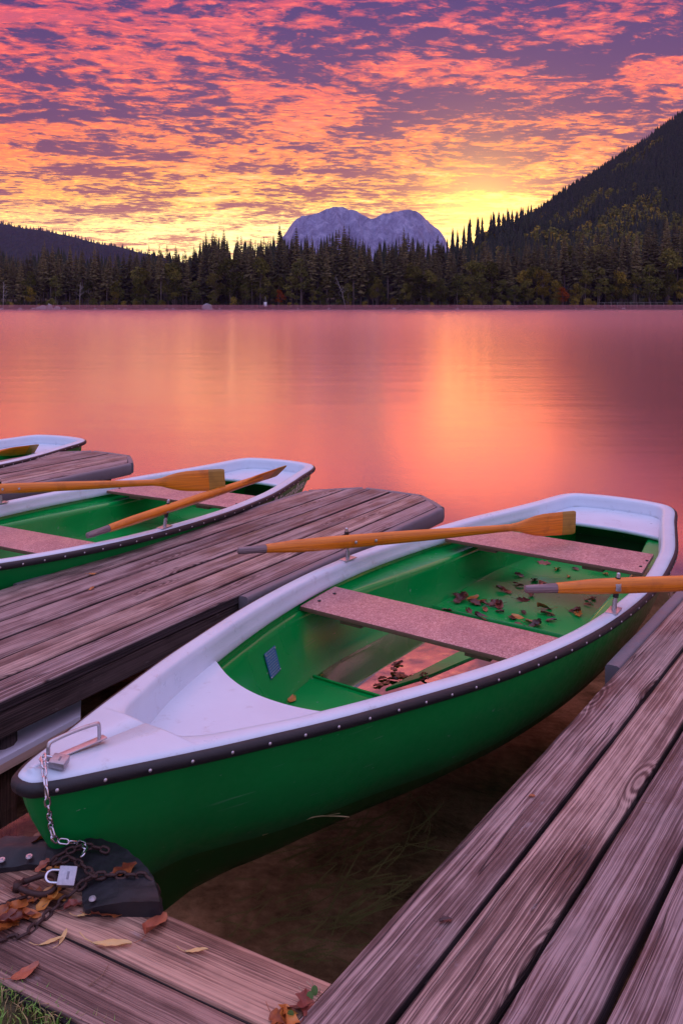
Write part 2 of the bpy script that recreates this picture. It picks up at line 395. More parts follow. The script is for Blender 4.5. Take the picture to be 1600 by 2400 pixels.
def land():
    xs = [-900, -600, -400, -260] + [-200 + 10 * k for k in range(81)] + [700, 900, 1200]
    ys = [334, 338, 341, 345, 352, 365] + [380 + 20 * k for k in range(45)]
    b = MB(); b.grid([[(x, y, ground_h(x, y) - (1.5 if y < 337 else .35 if y < 340 else 0)) for x in xs] for y in ys], flip=True)
    m, t, out = mat('forest floor'); co = objco(t); n = t.noise(co, .08, 6, .65)
    pbsdf(t, out, t.ramp(n, [(.35, (.012, .014, .008)), (.55, (.035, .034, .018)), (.7, (.07, .06, .035))]), .95, 0, t.bump(t.noise(co, .8, 5), .8, .6), .1)
    tag(b.build('far_shore', m), kind='structure')
land()

def skyline(tab, x):
    return lerp_t2(tab, x)
def lerp_t2(tab, u):
    if u <= tab[0][0]: return tab[0][1]
    for (a, b), (c, d) in zip(tab, tab[1:]):
        if u <= c: return b + (d - b) * (u - a) / (c - a)
    return tab[-1][1]
# wooded hill far to the left
def far_hill():
    D = 2500; tab = [(-500, 470), (-250, 498), (0, 524), (60, 534), (160, 552), (260, 578), (330, 592), (420, 612), (560, 660), (700, 700)]
    b = MB(); rows = []
    for j in range(16):
        a = j / 15; r = []
        for i in range(60):
            px = -500 + i * 20; Y = D - 700 * (1 - a); h = (YH - lerp_t2(tab, px)) * D / FPX
            X = (px - CX) * Y / FPX
            r.append((X, Y, CAMZ + h * a ** 1.1 + 8 * mnoise.noise(Vector((X * .01, Y * .01, 5))) * a))
        rows.append(r)
    b.grid(rows, flip=True)
    # back side so that the hill is solid
    last = rows[-1]; b.grid([last, [(x, y + 400, 0) for x, y, z in last]], flip=True)
    m, t, out = mat('wooded hill'); co = objco(t)
    pbsdf(t, out, t.ramp(t.noise(co, .05, 5, .7), [(.4, (.008, .018, .016)), (.6, (.022, .035, .022))]), .95, 0, t.bump(t.noise(co, .15, 4, .7), 1, 6), .05)
    tag(b.build('distant_hill', m), kind='structure')
    return rows
hill_rows = far_hill()
def mountain():
    D = 4200
    ridge = [(430, 700), (560, 640), (640, 585), (668, 545), (690, 515), (705, 507), (745, 499), (752, 494), (775, 485), (798, 482), (812, 488), (830, 492), (850, 503), (867, 512), (880, 510), (897, 500), (908, 499), (925, 495), (945, 492), (962, 490), (980, 497), (992, 506), (1010, 524), (1030, 540), (1042, 556), (1056, 590), (1075, 640), (1110, 690), (1330, 712)]
    b = MB(); rows = []; N = 180
    for j in range(46):
        a = j / 45; r = []
        for i in range(N):
            px = 430 + i * 900 / (N - 1); h = (YH - lerp_t2(ridge, px)) * D / FPX
            Y = D - 900 * (1 - a) ** 1.0
            X = (px - CX) * D / FPX
            q = Vector((X * .006, Y * .004, 1.7))
            gul = (abs(mnoise.noise(Vector((X * .011 + Y * .003, Y * .003, 0)))) + .5 * abs(mnoise.noise(Vector((X * .035, Y * .012, 3)))) + .25 * abs(mnoise.noise(Vector((X * .09, Y * .04, 6)))))
            z = h * a ** 1.25 - 75 * gul * (4 * a * (1 - a)) ** .6 + (5.5 * mnoise.noise(Vector((X * .045, 0, 0))) + 3 * mnoise.noise(Vector((X * .13, 0, 3)))) * a ** 4
            r.append((X, Y + 40 * gul, CAMZ + z))
        rows.append(r)
    b.grid(rows, flip=True); last = rows[-1]; b.grid([last, [(x, y + 700, -5) for x, y, z in last]], flip=True)
    m, t, out = mat('hazy blue limestone'); co = objco(t); x, y, z = t.sep(co)
    n = t.noise(t.vmath('MULTIPLY', co, (1, .6, .38)), .020, 9, .72, 1.2); n2 = t.noise(t.vmath('MULTIPLY', co, (1, 1, .5)), .075, 8, .78)
    col = t.ramp(t.math('ADD', t.math('MULTIPLY', n, .78), t.math('MULTIPLY', n2, .22)), [(.34, (.10, .12, .22)), (.46, (.20, .22, .38)), (.55, (.32, .35, .55)), (.68, (.52, .54, .74))])  # blue haze of distance is put into the rock colour
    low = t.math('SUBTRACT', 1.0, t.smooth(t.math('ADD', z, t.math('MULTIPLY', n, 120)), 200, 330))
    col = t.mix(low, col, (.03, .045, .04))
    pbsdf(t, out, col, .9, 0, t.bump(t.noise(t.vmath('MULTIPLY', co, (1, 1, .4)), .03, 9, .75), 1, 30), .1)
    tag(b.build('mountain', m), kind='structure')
mountain()

# ------------------------------------------------------------------ trees
def folm(name, a, b_, c):
    m, t, out = mat(name); co = objco(t); n = t.noise(co, .9, 4, .6); oi = t.node('ShaderNodeObjectInfo')
    f = t.math('ADD', t.math('MULTIPLY', n, .75), t.math('MULTIPLY', oi.outputs['Random'], .25))
    col = t.ramp(f, [(.32, a), (.52, b_), (.70, c)])
    d = t.node('ShaderNodeBsdfDiffuse'); t.put(d, 0, col)
    tl = t.node('ShaderNodeBsdfTranslucent'); t.put(tl, 0, t.mix(1.0, col, (.9, .95, .5), 'MULTIPLY'))
    mx = t.node('ShaderNodeMixShader'); mx.inputs[0].default_value = .22; t.l.new(d.outputs[0], mx.inputs[1]); t.l.new(tl.outputs[0], mx.inputs[2]); t.l.new(mx.outputs[0], out.inputs[0])
    return m
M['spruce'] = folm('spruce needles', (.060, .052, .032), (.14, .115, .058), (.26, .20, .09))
M['sprucefar'] = folm('dark slope conifers', (.020, .026, .024), (.042, .052, .042), (.085, .09, .06))  # darker, cooler green than the shore spruces
M['olive'] = folm('olive autumn foliage', (.05, .05, .015), (.14, .13, .035), (.28, .23, .06))
M['yellow'] = folm('yellow autumn foliage', (.14, .10, .02), (.30, .22, .04), (.46, .33, .07))
M['orange'] = folm('orange autumn foliage', (.30, .07, .015), (.55, .15, .03), (.6, .25, .05))
M['bark'] = simple('pale bark', (.15, .11, .10), .8, 0, .4, 3, .5, 6)
M['barkpale'] = simple('bare pale wood', (.30, .26, .25), .8, 0, .3, 3)

def conifer_bm(h, r0, seed, density=1.0, bare=.22):
    r = random.Random(seed); b = MB(); z = h * bare; k = 0
    while z < h * .985:
        t = (z - h * bare) / (h * (1 - bare)); R_ = 1.28 * r0 * (1 - t) ** .82 * (1 if t > .12 else .55 + 3.7 * t) + .12
        nb = max(4, int(r.uniform(6, 9) * density))
        for q in range(nb):
            if r.random() < .08 + (.25 if t < .3 else 0): continue
            a = k * 1.7 + q * 6.283 / nb + r.uniform(-.35, .35); L = R_ * r.uniform(.55, 1.18)
            dx, dy = math.cos(a), math.sin(a); dr = r.uniform(.14, .36) + .12 * (1 - t)
            n = 3; wd = L * r.uniform(.20, .32) + .12
            p0 = Vector((0, 0, z)); sx_ = Vector((-dy, dx, 0))
            prev = None
            for i in range(n + 1):
                f = i / n; c = Vector((dx * L * f, dy * L * f, z - L * dr * f ** 1.3 + .10 * L * max(0, f - .75)))
                w_ = wd * (.35 + 1.3 * f * (1 - f) * 2) * (1 if i < n else .12) * r.uniform(.7, 1.25)
                dz = -w_ * r.uniform(.25, .9)
                cur = (c - sx_ * w_ + Vector((0, 0, dz)), c + Vector((0, 0, .06 * wd)), c + sx_ * w_ + Vector((0, 0, dz * r.uniform(.6, 1.2))))
                if prev: b.add([prev[0], prev[1], prev[2], cur[0], cur[1], cur[2]], [(0, 1, 4, 3), (1, 2, 5, 4)])
                prev = cur
        z += h * .022 * r.uniform(.7, 1.3) * (1.25 - .5 * t); k += 1
    # leader
    b.add([(-.12, 0, h * .95), (.12, 0, h * .95), (0, .12, h * .95), (0, 0, h * 1.02)], [(0, 1, 3), (1, 2, 3), (2, 0, 3)])
    return b
def leafy_bm(h, r0, seed, n=1500):
    r = random.Random(seed); b = MB(); cl = []
    for k in range(15):
        a = r.uniform(0, 6.28); f = r.random() ** .6; zz_ = h * r.uniform(.34, .93)
        rad_ = r0 * (1 - abs(zz_ / h - .58) * 1.3) * f * .8
        cl.append((Vector((math.cos(a) * rad_, math.sin(a) * rad_, zz_)), r0 * r.uniform(.28, .5)))
    cl.append((Vector((0, 0, h * .9)), r0 * .35))
    for k in range(n):
        c, s = r.choice(cl); v = Vector((r.gauss(0, 1), r.gauss(0, 1), r.gauss(0, 1))).normalized() * s * r.uniform(.5, 1.08); v.z *= .75
        p = c + v; sz = r.uniform(.13, .30) * (r0 / 3.5) ** .5; u_ = Vector((r.gauss(0, 1), r.gauss(0, 1), r.gauss(0, 1))).normalized(); w_ = u_.orthogonal().normalized()
        b.add([p + u_ * sz, p + w_ * sz * .8, p - u_ * sz, p - w_ * sz * .8], [(0, 1, 2, 3)])
    return b, cl
protos = []
def trunk_mb(h, r, top=.97, lean=0):
    b = MB(); b.tube([(0, 0, -1.0), (lean * .2, 0, h * .3), (lean * .6, 0, h * .65), (lean, 0, h * top)], [r, r * .75, r * .45, r * .08], 6); return b
hidden = []
def mk_conifer(h, r0, seed, bare, name='spruce_tree'):
    root = empty(name); trunk_mb(h, .22 + h * .004).build('trunk', M['bark'], root); conifer_bm(h, r0, seed, 1.0, bare).build('crown', M['spruce'], root, smooth=False); return root
def mk_leafy(h, r0, seed, m, name='broadleaf_tree', n=1500):
    root = empty(name); b, cl = leafy_bm(h, r0, seed, n); t = trunk_mb(h, .16, .85)
    for c, s in cl[:8]: t.tube([(0, 0, max(.1, c.z - h * .22)), (c.x * .5, c.y * .5, c.z - h * .08), tuple(c)], [.08, .05, .015], 5)
    t.build('trunk', M['bark'], root); b.build('crown', M[m], root, smooth=False); return root
SP = [mk_conifer(28, 3.3, 1, .16), mk_conifer(28, 2.6, 2, .30), mk_conifer(28, 3.8, 3, .12), mk_conifer(28, 2.9, 4, .42), mk_conifer(28, 3.1, 5, .22), mk_conifer(28, 2.3, 6, .50)]
LF = [mk_leafy(13, 3.6, 11, 'olive'), mk_leafy(12, 3.0, 12, 'olive'), mk_leafy(12, 3.2, 13, 'yellow'), mk_leafy(6, 2.0, 14, 'orange', n=800), mk_leafy(5, 2.8, 15, 'olive', 'shore_bush', 700), mk_leafy(5, 2.5, 16, 'yellow', 'shore_bush', 600)]
used = set()
def place(proto, x, y, s, rz, label, cat, group, sxy=None):
    o = proto if id(proto) not in used else copy_tree(proto)
    used.add(id(proto)); o.location = (x, y, ground_h(x, y) - .2); o.rotation_euler = (0, 0, rz); k = sxy or 1
    o.scale = (s * k, s * k, s); tag(o, label, cat, group); return o
# height of the treetops along the view, as read from the photograph's skyline (pixel column -> pixel row)
TOPS = [(-60, 580), (0, 572), (60, 588), (105, 562), (130, 565), (170, 578), (230, 582), (320, 585), (345, 573), (450, 578), (478, 545), (530, 538), (600, 552), (645, 530), (690, 540), (740, 548), (790, 530), (830, 540), (870, 560), (905, 548), (950, 538), (985, 552), (1030, 556), (1080, 575), (1130, 560), (1200, 560), (1300, 545), (1420, 535), (1500, 515), (1560, 495), (1640, 490)]
RT = random.Random(21)
labs = ['dark spruce in the unbroken forest wall across the lake', 'slim dark spruce in the forest wall across the lake', 'broad dark spruce in the forest wall across the lake']
cnt = 0
GRP = 'spruces of the forest wall across the lake'
for row, (y0, dy, nx) in enumerate(((351, 4, 84), (361, 5, 80), (376, 7, 74))):
    for i in range(nx):
        px = -50 + (1700 / nx) * (i + RT.uniform(.05, .95)); Y = y0 + RT.uniform(-dy, dy); X = (px - CX) * Y / FPX
        top = lerp_t2(TOPS, px) + RT.uniform(-4, 26) + (16 if row == 0 else 6 if row == 1 else -2)
        if RT.random() < .18 and px < 1060: top -= RT.uniform(4, 16)
        g = ground_h(X, Y); H = CAMZ + (YH - top) * Y / FPX - g
        if H < 9: H = 9 + RT.random() * 5
        k = RT.randrange(6); s = H / 28
        place(SP[k], X, Y, s, RT.uniform(0, 6.28), labs[0 if k in (0, 4) else 1 if k in (1, 3, 5) else 2], 'spruce tree', GRP, (RT.uniform(.85, 1.15)) * (1.0 / max(.55, s)) ** .35)
        cnt += 1
# single trees standing out on the skyline
for px, top, k, lb in ((105, 558, 0, 'tall dark spruce standing above the forest at the left, against the blue hill'), (222, 572, 2, 'pale topped spruce rising left of where the blue hill ends'), (483, 541, 4, 'leftmost of the tall spruces standing against the yellow sky'), (500, 536, 1, 'second tall spruce from the left against the yellow sky'), (524, 534, 0, 'slender tall spruce just left of the gap before the mountain'), (655, 524, 2, 'glowing spruce top at the left foot of the mountain'), (806, 523, 0, 'tallest spruce in front of the left mountain summit'), (946, 531, 4, 'pointed spruce in front of the right mountain summit'), (788, 535, 1, 'slim spruce left of the tallest one below the left summit'), (990, 560, 3, 'small pointed spruce below the right shoulder of the mountain')):
    Y = 352 + RT.uniform(0, 12); X = (px - CX) * Y / FPX; H = CAMZ + (YH - top) * Y / FPX - ground_h(X, Y)
    place(SP[k], X, Y, H / 28, RT.uniform(0, 6), lb, 'spruce tree', 'spruces on the skyline', .85)
# broadleaf trees and bushes along the waterline
for px, Y, k, hpx, lb in ((655, 343, 3, 42, 'small orange tree glowing at the foot of the forest'), (505, 345, 0, 82, 'olive tree by the shore left of the pale boulder'), (500, 343, 1, 40, 'short olive tree right above the pale boulder'), (540, 346, 0, 118, 'tall thin leaved olive tree against the dark spruces'), (575, 344, 1, 60, 'olive bushy tree between boulder and signpost'), (610, 347, 0, 120, 'tall pale olive tree behind the signpost'), (270, 343, 2, 38, 'little yellow green tree on the left shore'), (325, 350, 1, 100, 'faint olive tree in the forest left of centre'), (395, 350, 1, 108, 'pale olive tree in the forest centre left'), (410, 348, 0, 96, 'second pale olive tree in the forest centre left'), (72, 343, 2, 50, 'thin yellowish tree above the pale rocks'),
                          (705, 345, 1, 120, 'tall pale green tree right of the orange tree'), (815, 343, 0, 58, 'dark olive bush tree below the mountain'), (940, 343, 1, 36, 'small pale bush tree below the right summit'), (1140, 344, 0, 62, 'olive tree by the footbridge'), (1270, 345, 2, 92, 'tall yellow tree on the right shore'), (1302, 345, 2, 66, 'yellow tree next to the tall yellow one'), (1318, 343, 3, 48, 'orange tinged tree at the foot of the two yellow ones'), (1348, 345, 2, 58, 'yellow olive tree right of the orange tinged one'), (1225, 346, 1, 54, 'thin pale tree left of the tall yellow one'), (1395, 362, 0, 150, 'large pale crowned tree in front of the right slope'), (1455, 345, 1, 70, 'slender pale tree on the right shore'), (1565, 350, 0, 140, 'tall olive tree near the right edge of the photo'), (1110, 345, 1, 55, 'pale bush tree left of the footbridge'), (1330, 380, 1, 150, 'pale green tree on the lower right slope')):
    X = (px - CX) * Y / FPX; g = ground_h(X, Y); H = max(3, hpx * Y / FPX + CAMZ - 1.0 - g + .3)
    base = (13, 12, 12, 6)[k]; place(LF[k], X, Y, H / base, RT.uniform(0, 6), lb, 'broadleaf tree', 'autumn trees along the far shore')
for i in range(64):
    px = RT.choice((RT.uniform(0, 640), RT.uniform(640, 1050), RT.uniform(1050, 1600), RT.uniform(1050, 1600))); Y = 345 + RT.uniform(0, 6); X = (px - CX) * Y / FPX; k = RT.choice((0, 1, 0, 1, 2 if px > 1100 else 1)); H = RT.uniform(8, 19)
    place(LF[k], X, Y, H / 12.5, RT.uniform(0, 6), 'pale olive broadleaf tree among the spruces of the far shore' if k < 2 else 'yellowing broadleaf tree among the spruces of the right far shore', 'broadleaf tree', 'broadleaf trees mixed into the far forest')
for i in range(64):
    px = RT.uniform(-20, 1620); Y = 342 + RT.uniform(0, 2.5); X = (px - CX) * Y / FPX; k = 4 if RT.random() < (.75 if px < 1050 else .5) else 5
    place(LF[k], X, Y, RT.uniform(.35, .95), RT.uniform(0, 6), 'low bush on the far waterline' if k == 4 else 'low yellowish bush on the far waterline', 'bush', 'bushes along the far waterline')

# the mass of forest behind the first rows and up the slopes: far-off wood that reads as one
def lowtree(arrs, x, y, z, h, r, rg, tiers=6):
    V, F = arrs; b = len(V)
    n = 6
    for t in range(tiers):
        f0 = t / tiers; zz_ = z + h * (.12 + .88 * f0); rr = r * (1 - f0) ** .85 * rg.uniform(.8, 1.2); apex = z + h * min(1.0, (.12 + .88 * f0) + 1.9 / tiers)
        o = len(V); a0 = rg.uniform(0, 6.28)
        V.append((x, y, apex))
        for q in range(n * 2):
            a = a0 + q * math.pi / n; k = 1.0 if q % 2 == 0 else .50; k *= rg.uniform(.75, 1.25)
            V.append((x + math.cos(a) * rr * k, y + math.sin(a) * rr * k, zz_ - (.04 * h * k)))
        for q in range(n * 2): F.append((o, o + 1 + q, o + 1 + (q + 1) % (2 * n)))
def roundtree(arrs, x, y, z, h, r, rg):
    V, F = arrs
    for q in range(26):
        v_ = Vector((rg.gauss(0, 1), rg.gauss(0, 1), rg.gauss(0, 1))).normalized(); p = Vector((x + v_.x * r * rg.uniform(.5, 1), y + v_.y * r * rg.uniform(.5, 1), z + h * .6 + v_.z * h * .38))
        s = r * .34; o = len(V)
        u_ = Vector((rg.gauss(0, 1), rg.gauss(0, 1), rg.gauss(0, 1))).normalized(); w_ = u_.orthogonal().normalized()
        V.extend([tuple(p + u_ * s), tuple(p + w_ * s), tuple(p - u_ * s), tuple(p - w_ * s)]); F.append((o, o + 1, o + 2, o + 3))
def bulk(name, arrs, m, label, cat='forest'):
    V, F = arrs; me = bpy.data.meshes.new(name); me.from_pydata(V, [], F); me.materials.append(m); o = bpy.data.objects.new(name, me); COL.objects.link(o); tag(o, label, cat, kind='stuff')
RB = random.Random(5)
A = ([], []); B = ([], []); C = ([], [])
for k in range(650):        # second storey behind the first rows
    px = RB.uniform(-80, 1680); Y = RB.uniform(385, 470); X = (px - CX) * Y / FPX; g = ground_h(X, Y)
    top = lerp_t2(TOPS, px) + RB.uniform(8, 48); H = CAMZ + (YH - top) * Y / FPX - g
    if px > 1050: H = RB.uniform(17, 30)
    if H > 8: lowtree(A, X, Y, g, H, 2.6 + H * .03, RB, 8)
for k in range(17000):        # the slope
    Y = RB.uniform(430, 1150); px = RB.uniform(960, 1760); X = (px - CX) * Y / FPX; g = ground_h(X, Y)
    if X < 25: continue
    n_ = mnoise.noise(Vector((X * .02, Y * .02, 9))) + .6 * mnoise.noise(Vector((X * .06, Y * .06, 2))); low = g < 75
    if g < 14: continue
    H = RB.uniform(7, 14) * (1.25 if Y < 620 else 1)
    if px < 1215 and 560 < Y < 800: H *= .6
    if n_ > (-.05 if low else .35) and RB.random() < .75: roundtree(C if RB.random() < (.30 if low else .15) else B, X, Y, g, H * .75, RB.uniform(2.2, 3.8), RB)
    else: lowtree(A, X, Y, g, H, RB.uniform(1.7, 3.0), RB, 5)
for k in range(0):         # taller ones standing on the crest line of the glowing spur
    px = RB.uniform(1045, 1290); Y = RB.uniform(560, 780); X = (px - CX) * Y / FPX; g = ground_h(X, Y)
    lowtree(A, X, Y, g, RB.uniform(16, 26), RB.uniform(1.6, 2.4), RB, 9)
for px, n_, h0 in ((1048, 1, 18), (1062, 2, 20), (1074, 1, 17), (1086, 2, 19), (1096, 1, 24), (1100, 2, 28), (1118, 2, 30), (1128, 2, 29), (1150, 1, 31), (1156, 2, 33), (1166, 1, 30), (1180, 2, 32), (1190, 2, 31), (1200, 2, 33), (1212, 2, 31), (1222, 2, 30), (1234, 2, 27), (1246, 2, 25)):
    for q in range(n_):
        Y = 640 + RB.uniform(-10, 25); X = (px + RB.uniform(-3, 3) - CX) * Y / FPX; g = ground_h(X, Y); top = lerp_t2([(1048, 542), (1062, 522), (1080, 532), (1096, 508), (1120, 500), (1132, 505), (1150, 492), (1180, 487), (1222, 478), (1246, 472)], px) + RB.uniform(0, 14); lowtree(A, X, Y, g, CAMZ + (YH - top) * Y / FPX - g, RB.uniform(2.6, 3.8), RB, 9)
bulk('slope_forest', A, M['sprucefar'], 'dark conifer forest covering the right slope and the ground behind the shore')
bulk('slope_undergrowth', B, M['olive'], 'olive green broadleaf woodland mixed into the right slope')
bulk('slope_autumn_wood', C, M['yellow'], 'yellowing broadleaf crowns scattered over the right slope')
H_ = ([], [])
for k in range(5200):
    a = RB.uniform(.2, 1) ** .6; i = RB.uniform(0, 58); j = a * 14; i0, j0 = int(i), int(j); p = hill_rows[j0][i0]; q = hill_rows[min(15, j0 + 1)][i0 + 1]; f, g_ = RB.random(), RB.random()
    x = p[0] + (q[0] - p[0]) * f; y = p[1] + (q[1] - p[1]) * g_; z = p[2] + (q[2] - p[2]) * g_ - 3
    lowtree(H_, x, y, z, RB.uniform(8, 14), RB.uniform(2.5, 4), RB, 4)
for i in range(0, 59):
    for q in range(5):
        p = hill_rows[15][i]; p2 = hill_rows[15][i + 1]; f = RB.random(); lowtree(H_, p[0] + (p2[0] - p[0]) * f, p[1] + RB.uniform(-5, 5), p[2] + (p2[2] - p[2]) * f - 4, RB.uniform(9, 17), RB.uniform(2.4, 3.6), RB, 4)
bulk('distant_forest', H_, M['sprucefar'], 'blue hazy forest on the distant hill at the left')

# ------------------------------------------------------------------ small things on the far shore
M['rock'] = simple('pale limestone', (.24, .22, .24), .85, 0, .35, .8, .6, 2)
def boulder(px, Y, w_, h, label, group=None, sd=0):
    bm = bmesh.new(); bmesh.ops.create_icosphere(bm, subdivisions=3, radius=1)
    for v in bm.verts:
        n_ = 1 + .28 * mnoise.noise(v.co * 1.3 + Vector((sd, 0, 0))) + .10 * mnoise.noise(v.co * 3.5 + Vector((0, sd, 0)))
        v.co = Vector((v.co.x * n_ * w_ / 2, v.co.y * n_ * w_ / 2.4, max(-.3, v.co.z) * n_ * h))
    me = bpy.data.meshes.new('boulder'); bm.to_mesh(me); bm.free(); me.materials.append(M['rock'])
    o = bpy.data.objects.new('boulder', me); COL.objects.link(o); X = (px - CX) * Y / FPX; o.location = (X, Y, max(.0, ground_h(X, Y) - .3)); tag(o, label, 'boulder', group)
boulder(487, 339.6, 4.6, 2.3, 'large pale boulder on the far shore at centre left')
G5 = 'rocks heaped on the left far shore'
for i, (px, w_, h, lb) in enumerate(((103, 3.6, 1.6, 'broad pale slab in the rock heap on the left far shore'), (90, 2.2, 1.1, 'leftmost rock of the heap on the left far shore'), (118, 2.4, 2.2, 'upright rock in the middle of the heap on the left far shore'), (135, 3.0, 1.4, 'flat rock right of the upright one on the left far shore'), (152, 1.8, .9, 'small rock at the right end of the heap on the left far shore'), (78, 1.6, .7, 'low rock trailing off the heap towards the left edge'))):
    boulder(px, 339.8 + (i % 2), w_, h, lb, G5, i * 3.1)
for i in range(22):
    boulder(RT.uniform(0, 1600), 339.2 + RT.uniform(0, .8), RT.uniform(.6, 1.8), RT.uniform(.25, .7), 'small stone at the far waterline', 'stones along the far waterline', i * 1.7)
def signpost():
    X = (622 - CX) * 339.5 / FPX; root = empty('signpost', (X, 339.5, .0)); b = MB(); b.tube([(0, 0, -.3), (0, 0, 5.2)], .07, 6); b.build('post', M['barkpale'], root)
    b = MB(); b.box((0, -.08, 2.1), .55, .03, .85, bev=.01); b.build('board', simple('white board', (.75, .75, .78), .5), root); tag(root, 'small white sign board on a thin post at the far waterline', 'sign')
signpost()
def rail(x0, x1, Y, h, label):
    X0 = (x0 - CX) * Y / FPX; X1 = (x1 - CX) * Y / FPX; root = empty('railing', (X0, Y, 0)); L = X1 - X0; n = max(2, int(L / 2.6)); g = ground_h((X0 + X1) / 2, Y)
    for k in range(n + 1): b = MB(); b.tube([(L * k / n, 0, g - .6), (L * k / n, 0, g + h)], .06, 5); b.build('post', M['barkpale'], root)
    for z in (h * .55, h): b = MB(); b.tube([(-.2, 0, g + z), (L + .2, 0, g + z + .02)], .06, 5); b.build('rail', M['barkpale'], root)
    tag(root, label, 'railing')
rail(1085, 1210, 341.0, 1.3, 'short wooden railing of the footbridge on the far shore')
rail(1400, 1600, 343.5, 2.3, 'long pale handrail along the lakeside path at the right')
def bare_tree(px, Y, h, label, lean=0.0, sd=1):
    X = (px - CX) * Y / FPX; root = empty('dead_tree', (X, Y, ground_h(X, Y))); r = random.Random(sd); b = MB(); top = Vector((lean, 0, h)); b.tube([(0, 0, -.5), (lean * .4, 0, h * .5), tuple(top)], [.20, .13, .03], 6); b.build('trunk', M['barkpale'], root)
    b = MB()
    for k in range(9):
        f = r.uniform(.3, .95); p = Vector((lean * f, 0, h * f)); a = r.uniform(0, 6.28); L = h * .3 * (1.15 - f); e = p + Vector((math.cos(a) * L, math.sin(a) * L, L * .8)); b.tube([p, p.lerp(e, .5) + Vector((0, 0, .1)), e], [.06, .04, .012], 4)
        for q in range(2): e2 = e.lerp(p, .4) + Vector((r.uniform(-1, 1) * L * .5, 0, L * .5)); b.tube([e.lerp(p, .4), e2], [.03, .01], 4)
    b.build('branches', M['barkpale'], root); tag(root, label, 'dead tree')
bare_tree(187, 342.5, 10.5, 'bare forked dead tree on the left far shore', .4, 3)
bare_tree(8, 342.5, 11, 'bare pale tree at the very left of the far shore', .3, 5)
bare_tree(811, 342.5, 13, 'leaning bare trunk in front of the forest below the mountain', -4.2, 8)

# ------------------------------------------------------------------ air: even haze over everything, a thin mist on the far water
def vol_box(name, lo, hi, col, dens, kind, label=None):
    b = MB(); c = [(lo[i] + hi[i]) / 2 for i in range(3)]; b.box(c, *[(hi[i] - lo[i]) / 2 for i in range(3)])
    m = bpy.data.materials.new(name); m.use_nodes = True; t = NT(m.node_tree); t.n.clear(); out = t.node('ShaderNodeOutputMaterial')
    v_ = t.node('ShaderNodeVolumePrincipled'); v_.inputs['Color'].default_value = (*col, 1); v_.inputs['Density'].default_value = dens; v_.inputs['Anisotropy'].default_value = .6
    t.l.new(v_.outputs[0], out.inputs['Volume']); o = b.build(name, m, smooth=False); tag(o, label, kind='stuff'); return o
vol_box('haze', (-2300, -12, -12), (2300, 5200, 560), (.30, .30, .90), .00007, 'stuff')
vol_box('mist', (-700, 215, .03), (700, 333, 1.75), (.85, .52, .66), .0045, 'stuff')
# ------------------------------------------------------------------ boat shape
def cr(ps, n):
    """Catmull-Rom through the points, n samples per span"""
    out = []
    P = [Vector(p) for p in ps]
    for i in range(len(P) - 1):
        p0 = P[max(0, i - 1)]; p1 = P[i]; p2 = P[i + 1]; p3 = P[min(len(P) - 1, i + 2)]
        for k in range(n):
            t = k / n
            out.append(.5 * ((2 * p1) + (-p0 + p2) * t + (2 * p0 - 5 * p1 + 4 * p2 - p3) * t * t + (-p0 + 3 * p1 - 3 * p2 + p3) * t ** 3))
    out.append(P[-1]); return out
def lerp_t(tab, u):
    if u <= tab[0][0]: return tab[0][1]
    for (a, b), (c, d) in zip(tab, tab[1:]):
        if u <= c:
            t = (u - a) / (c - a); return b + (d - b) * t
    return tab[-1][1]
def sm_t(tab, u):
    P = tab
    if u <= P[0][0]: return P[0][1]
    if u >= P[-1][0]: return P[-1][1]
    for i in range(len(P) - 1):
        if u <= P[i + 1][0]:
            h = P[i + 1][0] - P[i][0]; t = (u - P[i][0]) / h
            def m(k):
                a = max(0, k - 1); b = min(len(P) - 1, k + 1); return (P[b][1] - P[a][1]) / (P[b][0] - P[a][0])
            return (2*t**3-3*t*t+1)*P[i][1] + (t**3-2*t*t+t)*h*m(i) + (-2*t**3+3*t*t)*P[i+1][1] + (t**3-t*t)*h*m(i+1)
HALF = [(-.035, 0), (-.028, .028), (.0, .05), (.04, .072), (.09, .093), (.15, .118), (.3, .182), (.33, .1945), (.35, .2028), (.37, .2110), (.39, .2192), (.42, .2312), (.46, .2468), (.5, .262), (.75, .358), (1.0, .44), (1.3, .532), (1.6, .606), (1.95, .668), (2.3, .700), (2.65, .706), (3.0, .690), (3.3, .657), (3.6, .612), (4.0, .515), (4.25, .452), (4.45, .408), (4.55, .372), (4.615, .315), (4.65, .22), (4.668, .11), (4.674, 0)]
OUT = [(p.x, p.y) for p in cr([(a, b, 0) for a, b in HALF], 4)]
WO_T = [h for h in HALF if h[0] <= 4.46]
def wo(u): return sm_t(WO_T, u)
ZR = [(-.1, .455), (0, .448), (.5, .403), (1.0, .363), (1.5, .327), (2.0, .300), (2.5, .279), (3, .260), (3.5, .248), (4.0, .242), (4.4, .244), (4.7, .250)]
def zr(u): return sm_t(ZR, u)
NO = len(OUT)
def nrm2(i):
    a = Vector(OUT[max(0, i - 1)]); b = Vector(OUT[min(NO - 1, i + 1)])
    if i == 0: return Vector((1, 0))
    if i == NO - 1: return Vector((-1, 0))
    d = (b - a).normalized(); return Vector((d.y, -d.x))     # inward
LIP = []
BOWLIP = [(.30, 0), (.352, 0), (.355, .045), (.362, .078), (.375, .108), (.40, .132), (.44, .158), (.52, .194), (.60, .232), (.75, .296)]
for i, (u, w_) in enumerate(OUT):
    if u < .352: LIP.append((min(max(u, .0), .352), 0.0)); continue
    if u < .75: LIP.append((u, lerp_t(BOWLIP, u))); continue
    n = nrm2(i); rw = .064 + .012 * min(1, max(0, (u - 2) / 2)); p = Vector((u, w_)) + n * rw; LIP.append((p.x, max(0, p.y)))
def lipw(u): return lerp_t([l for l in LIP if l[0] <= 4.45], u)
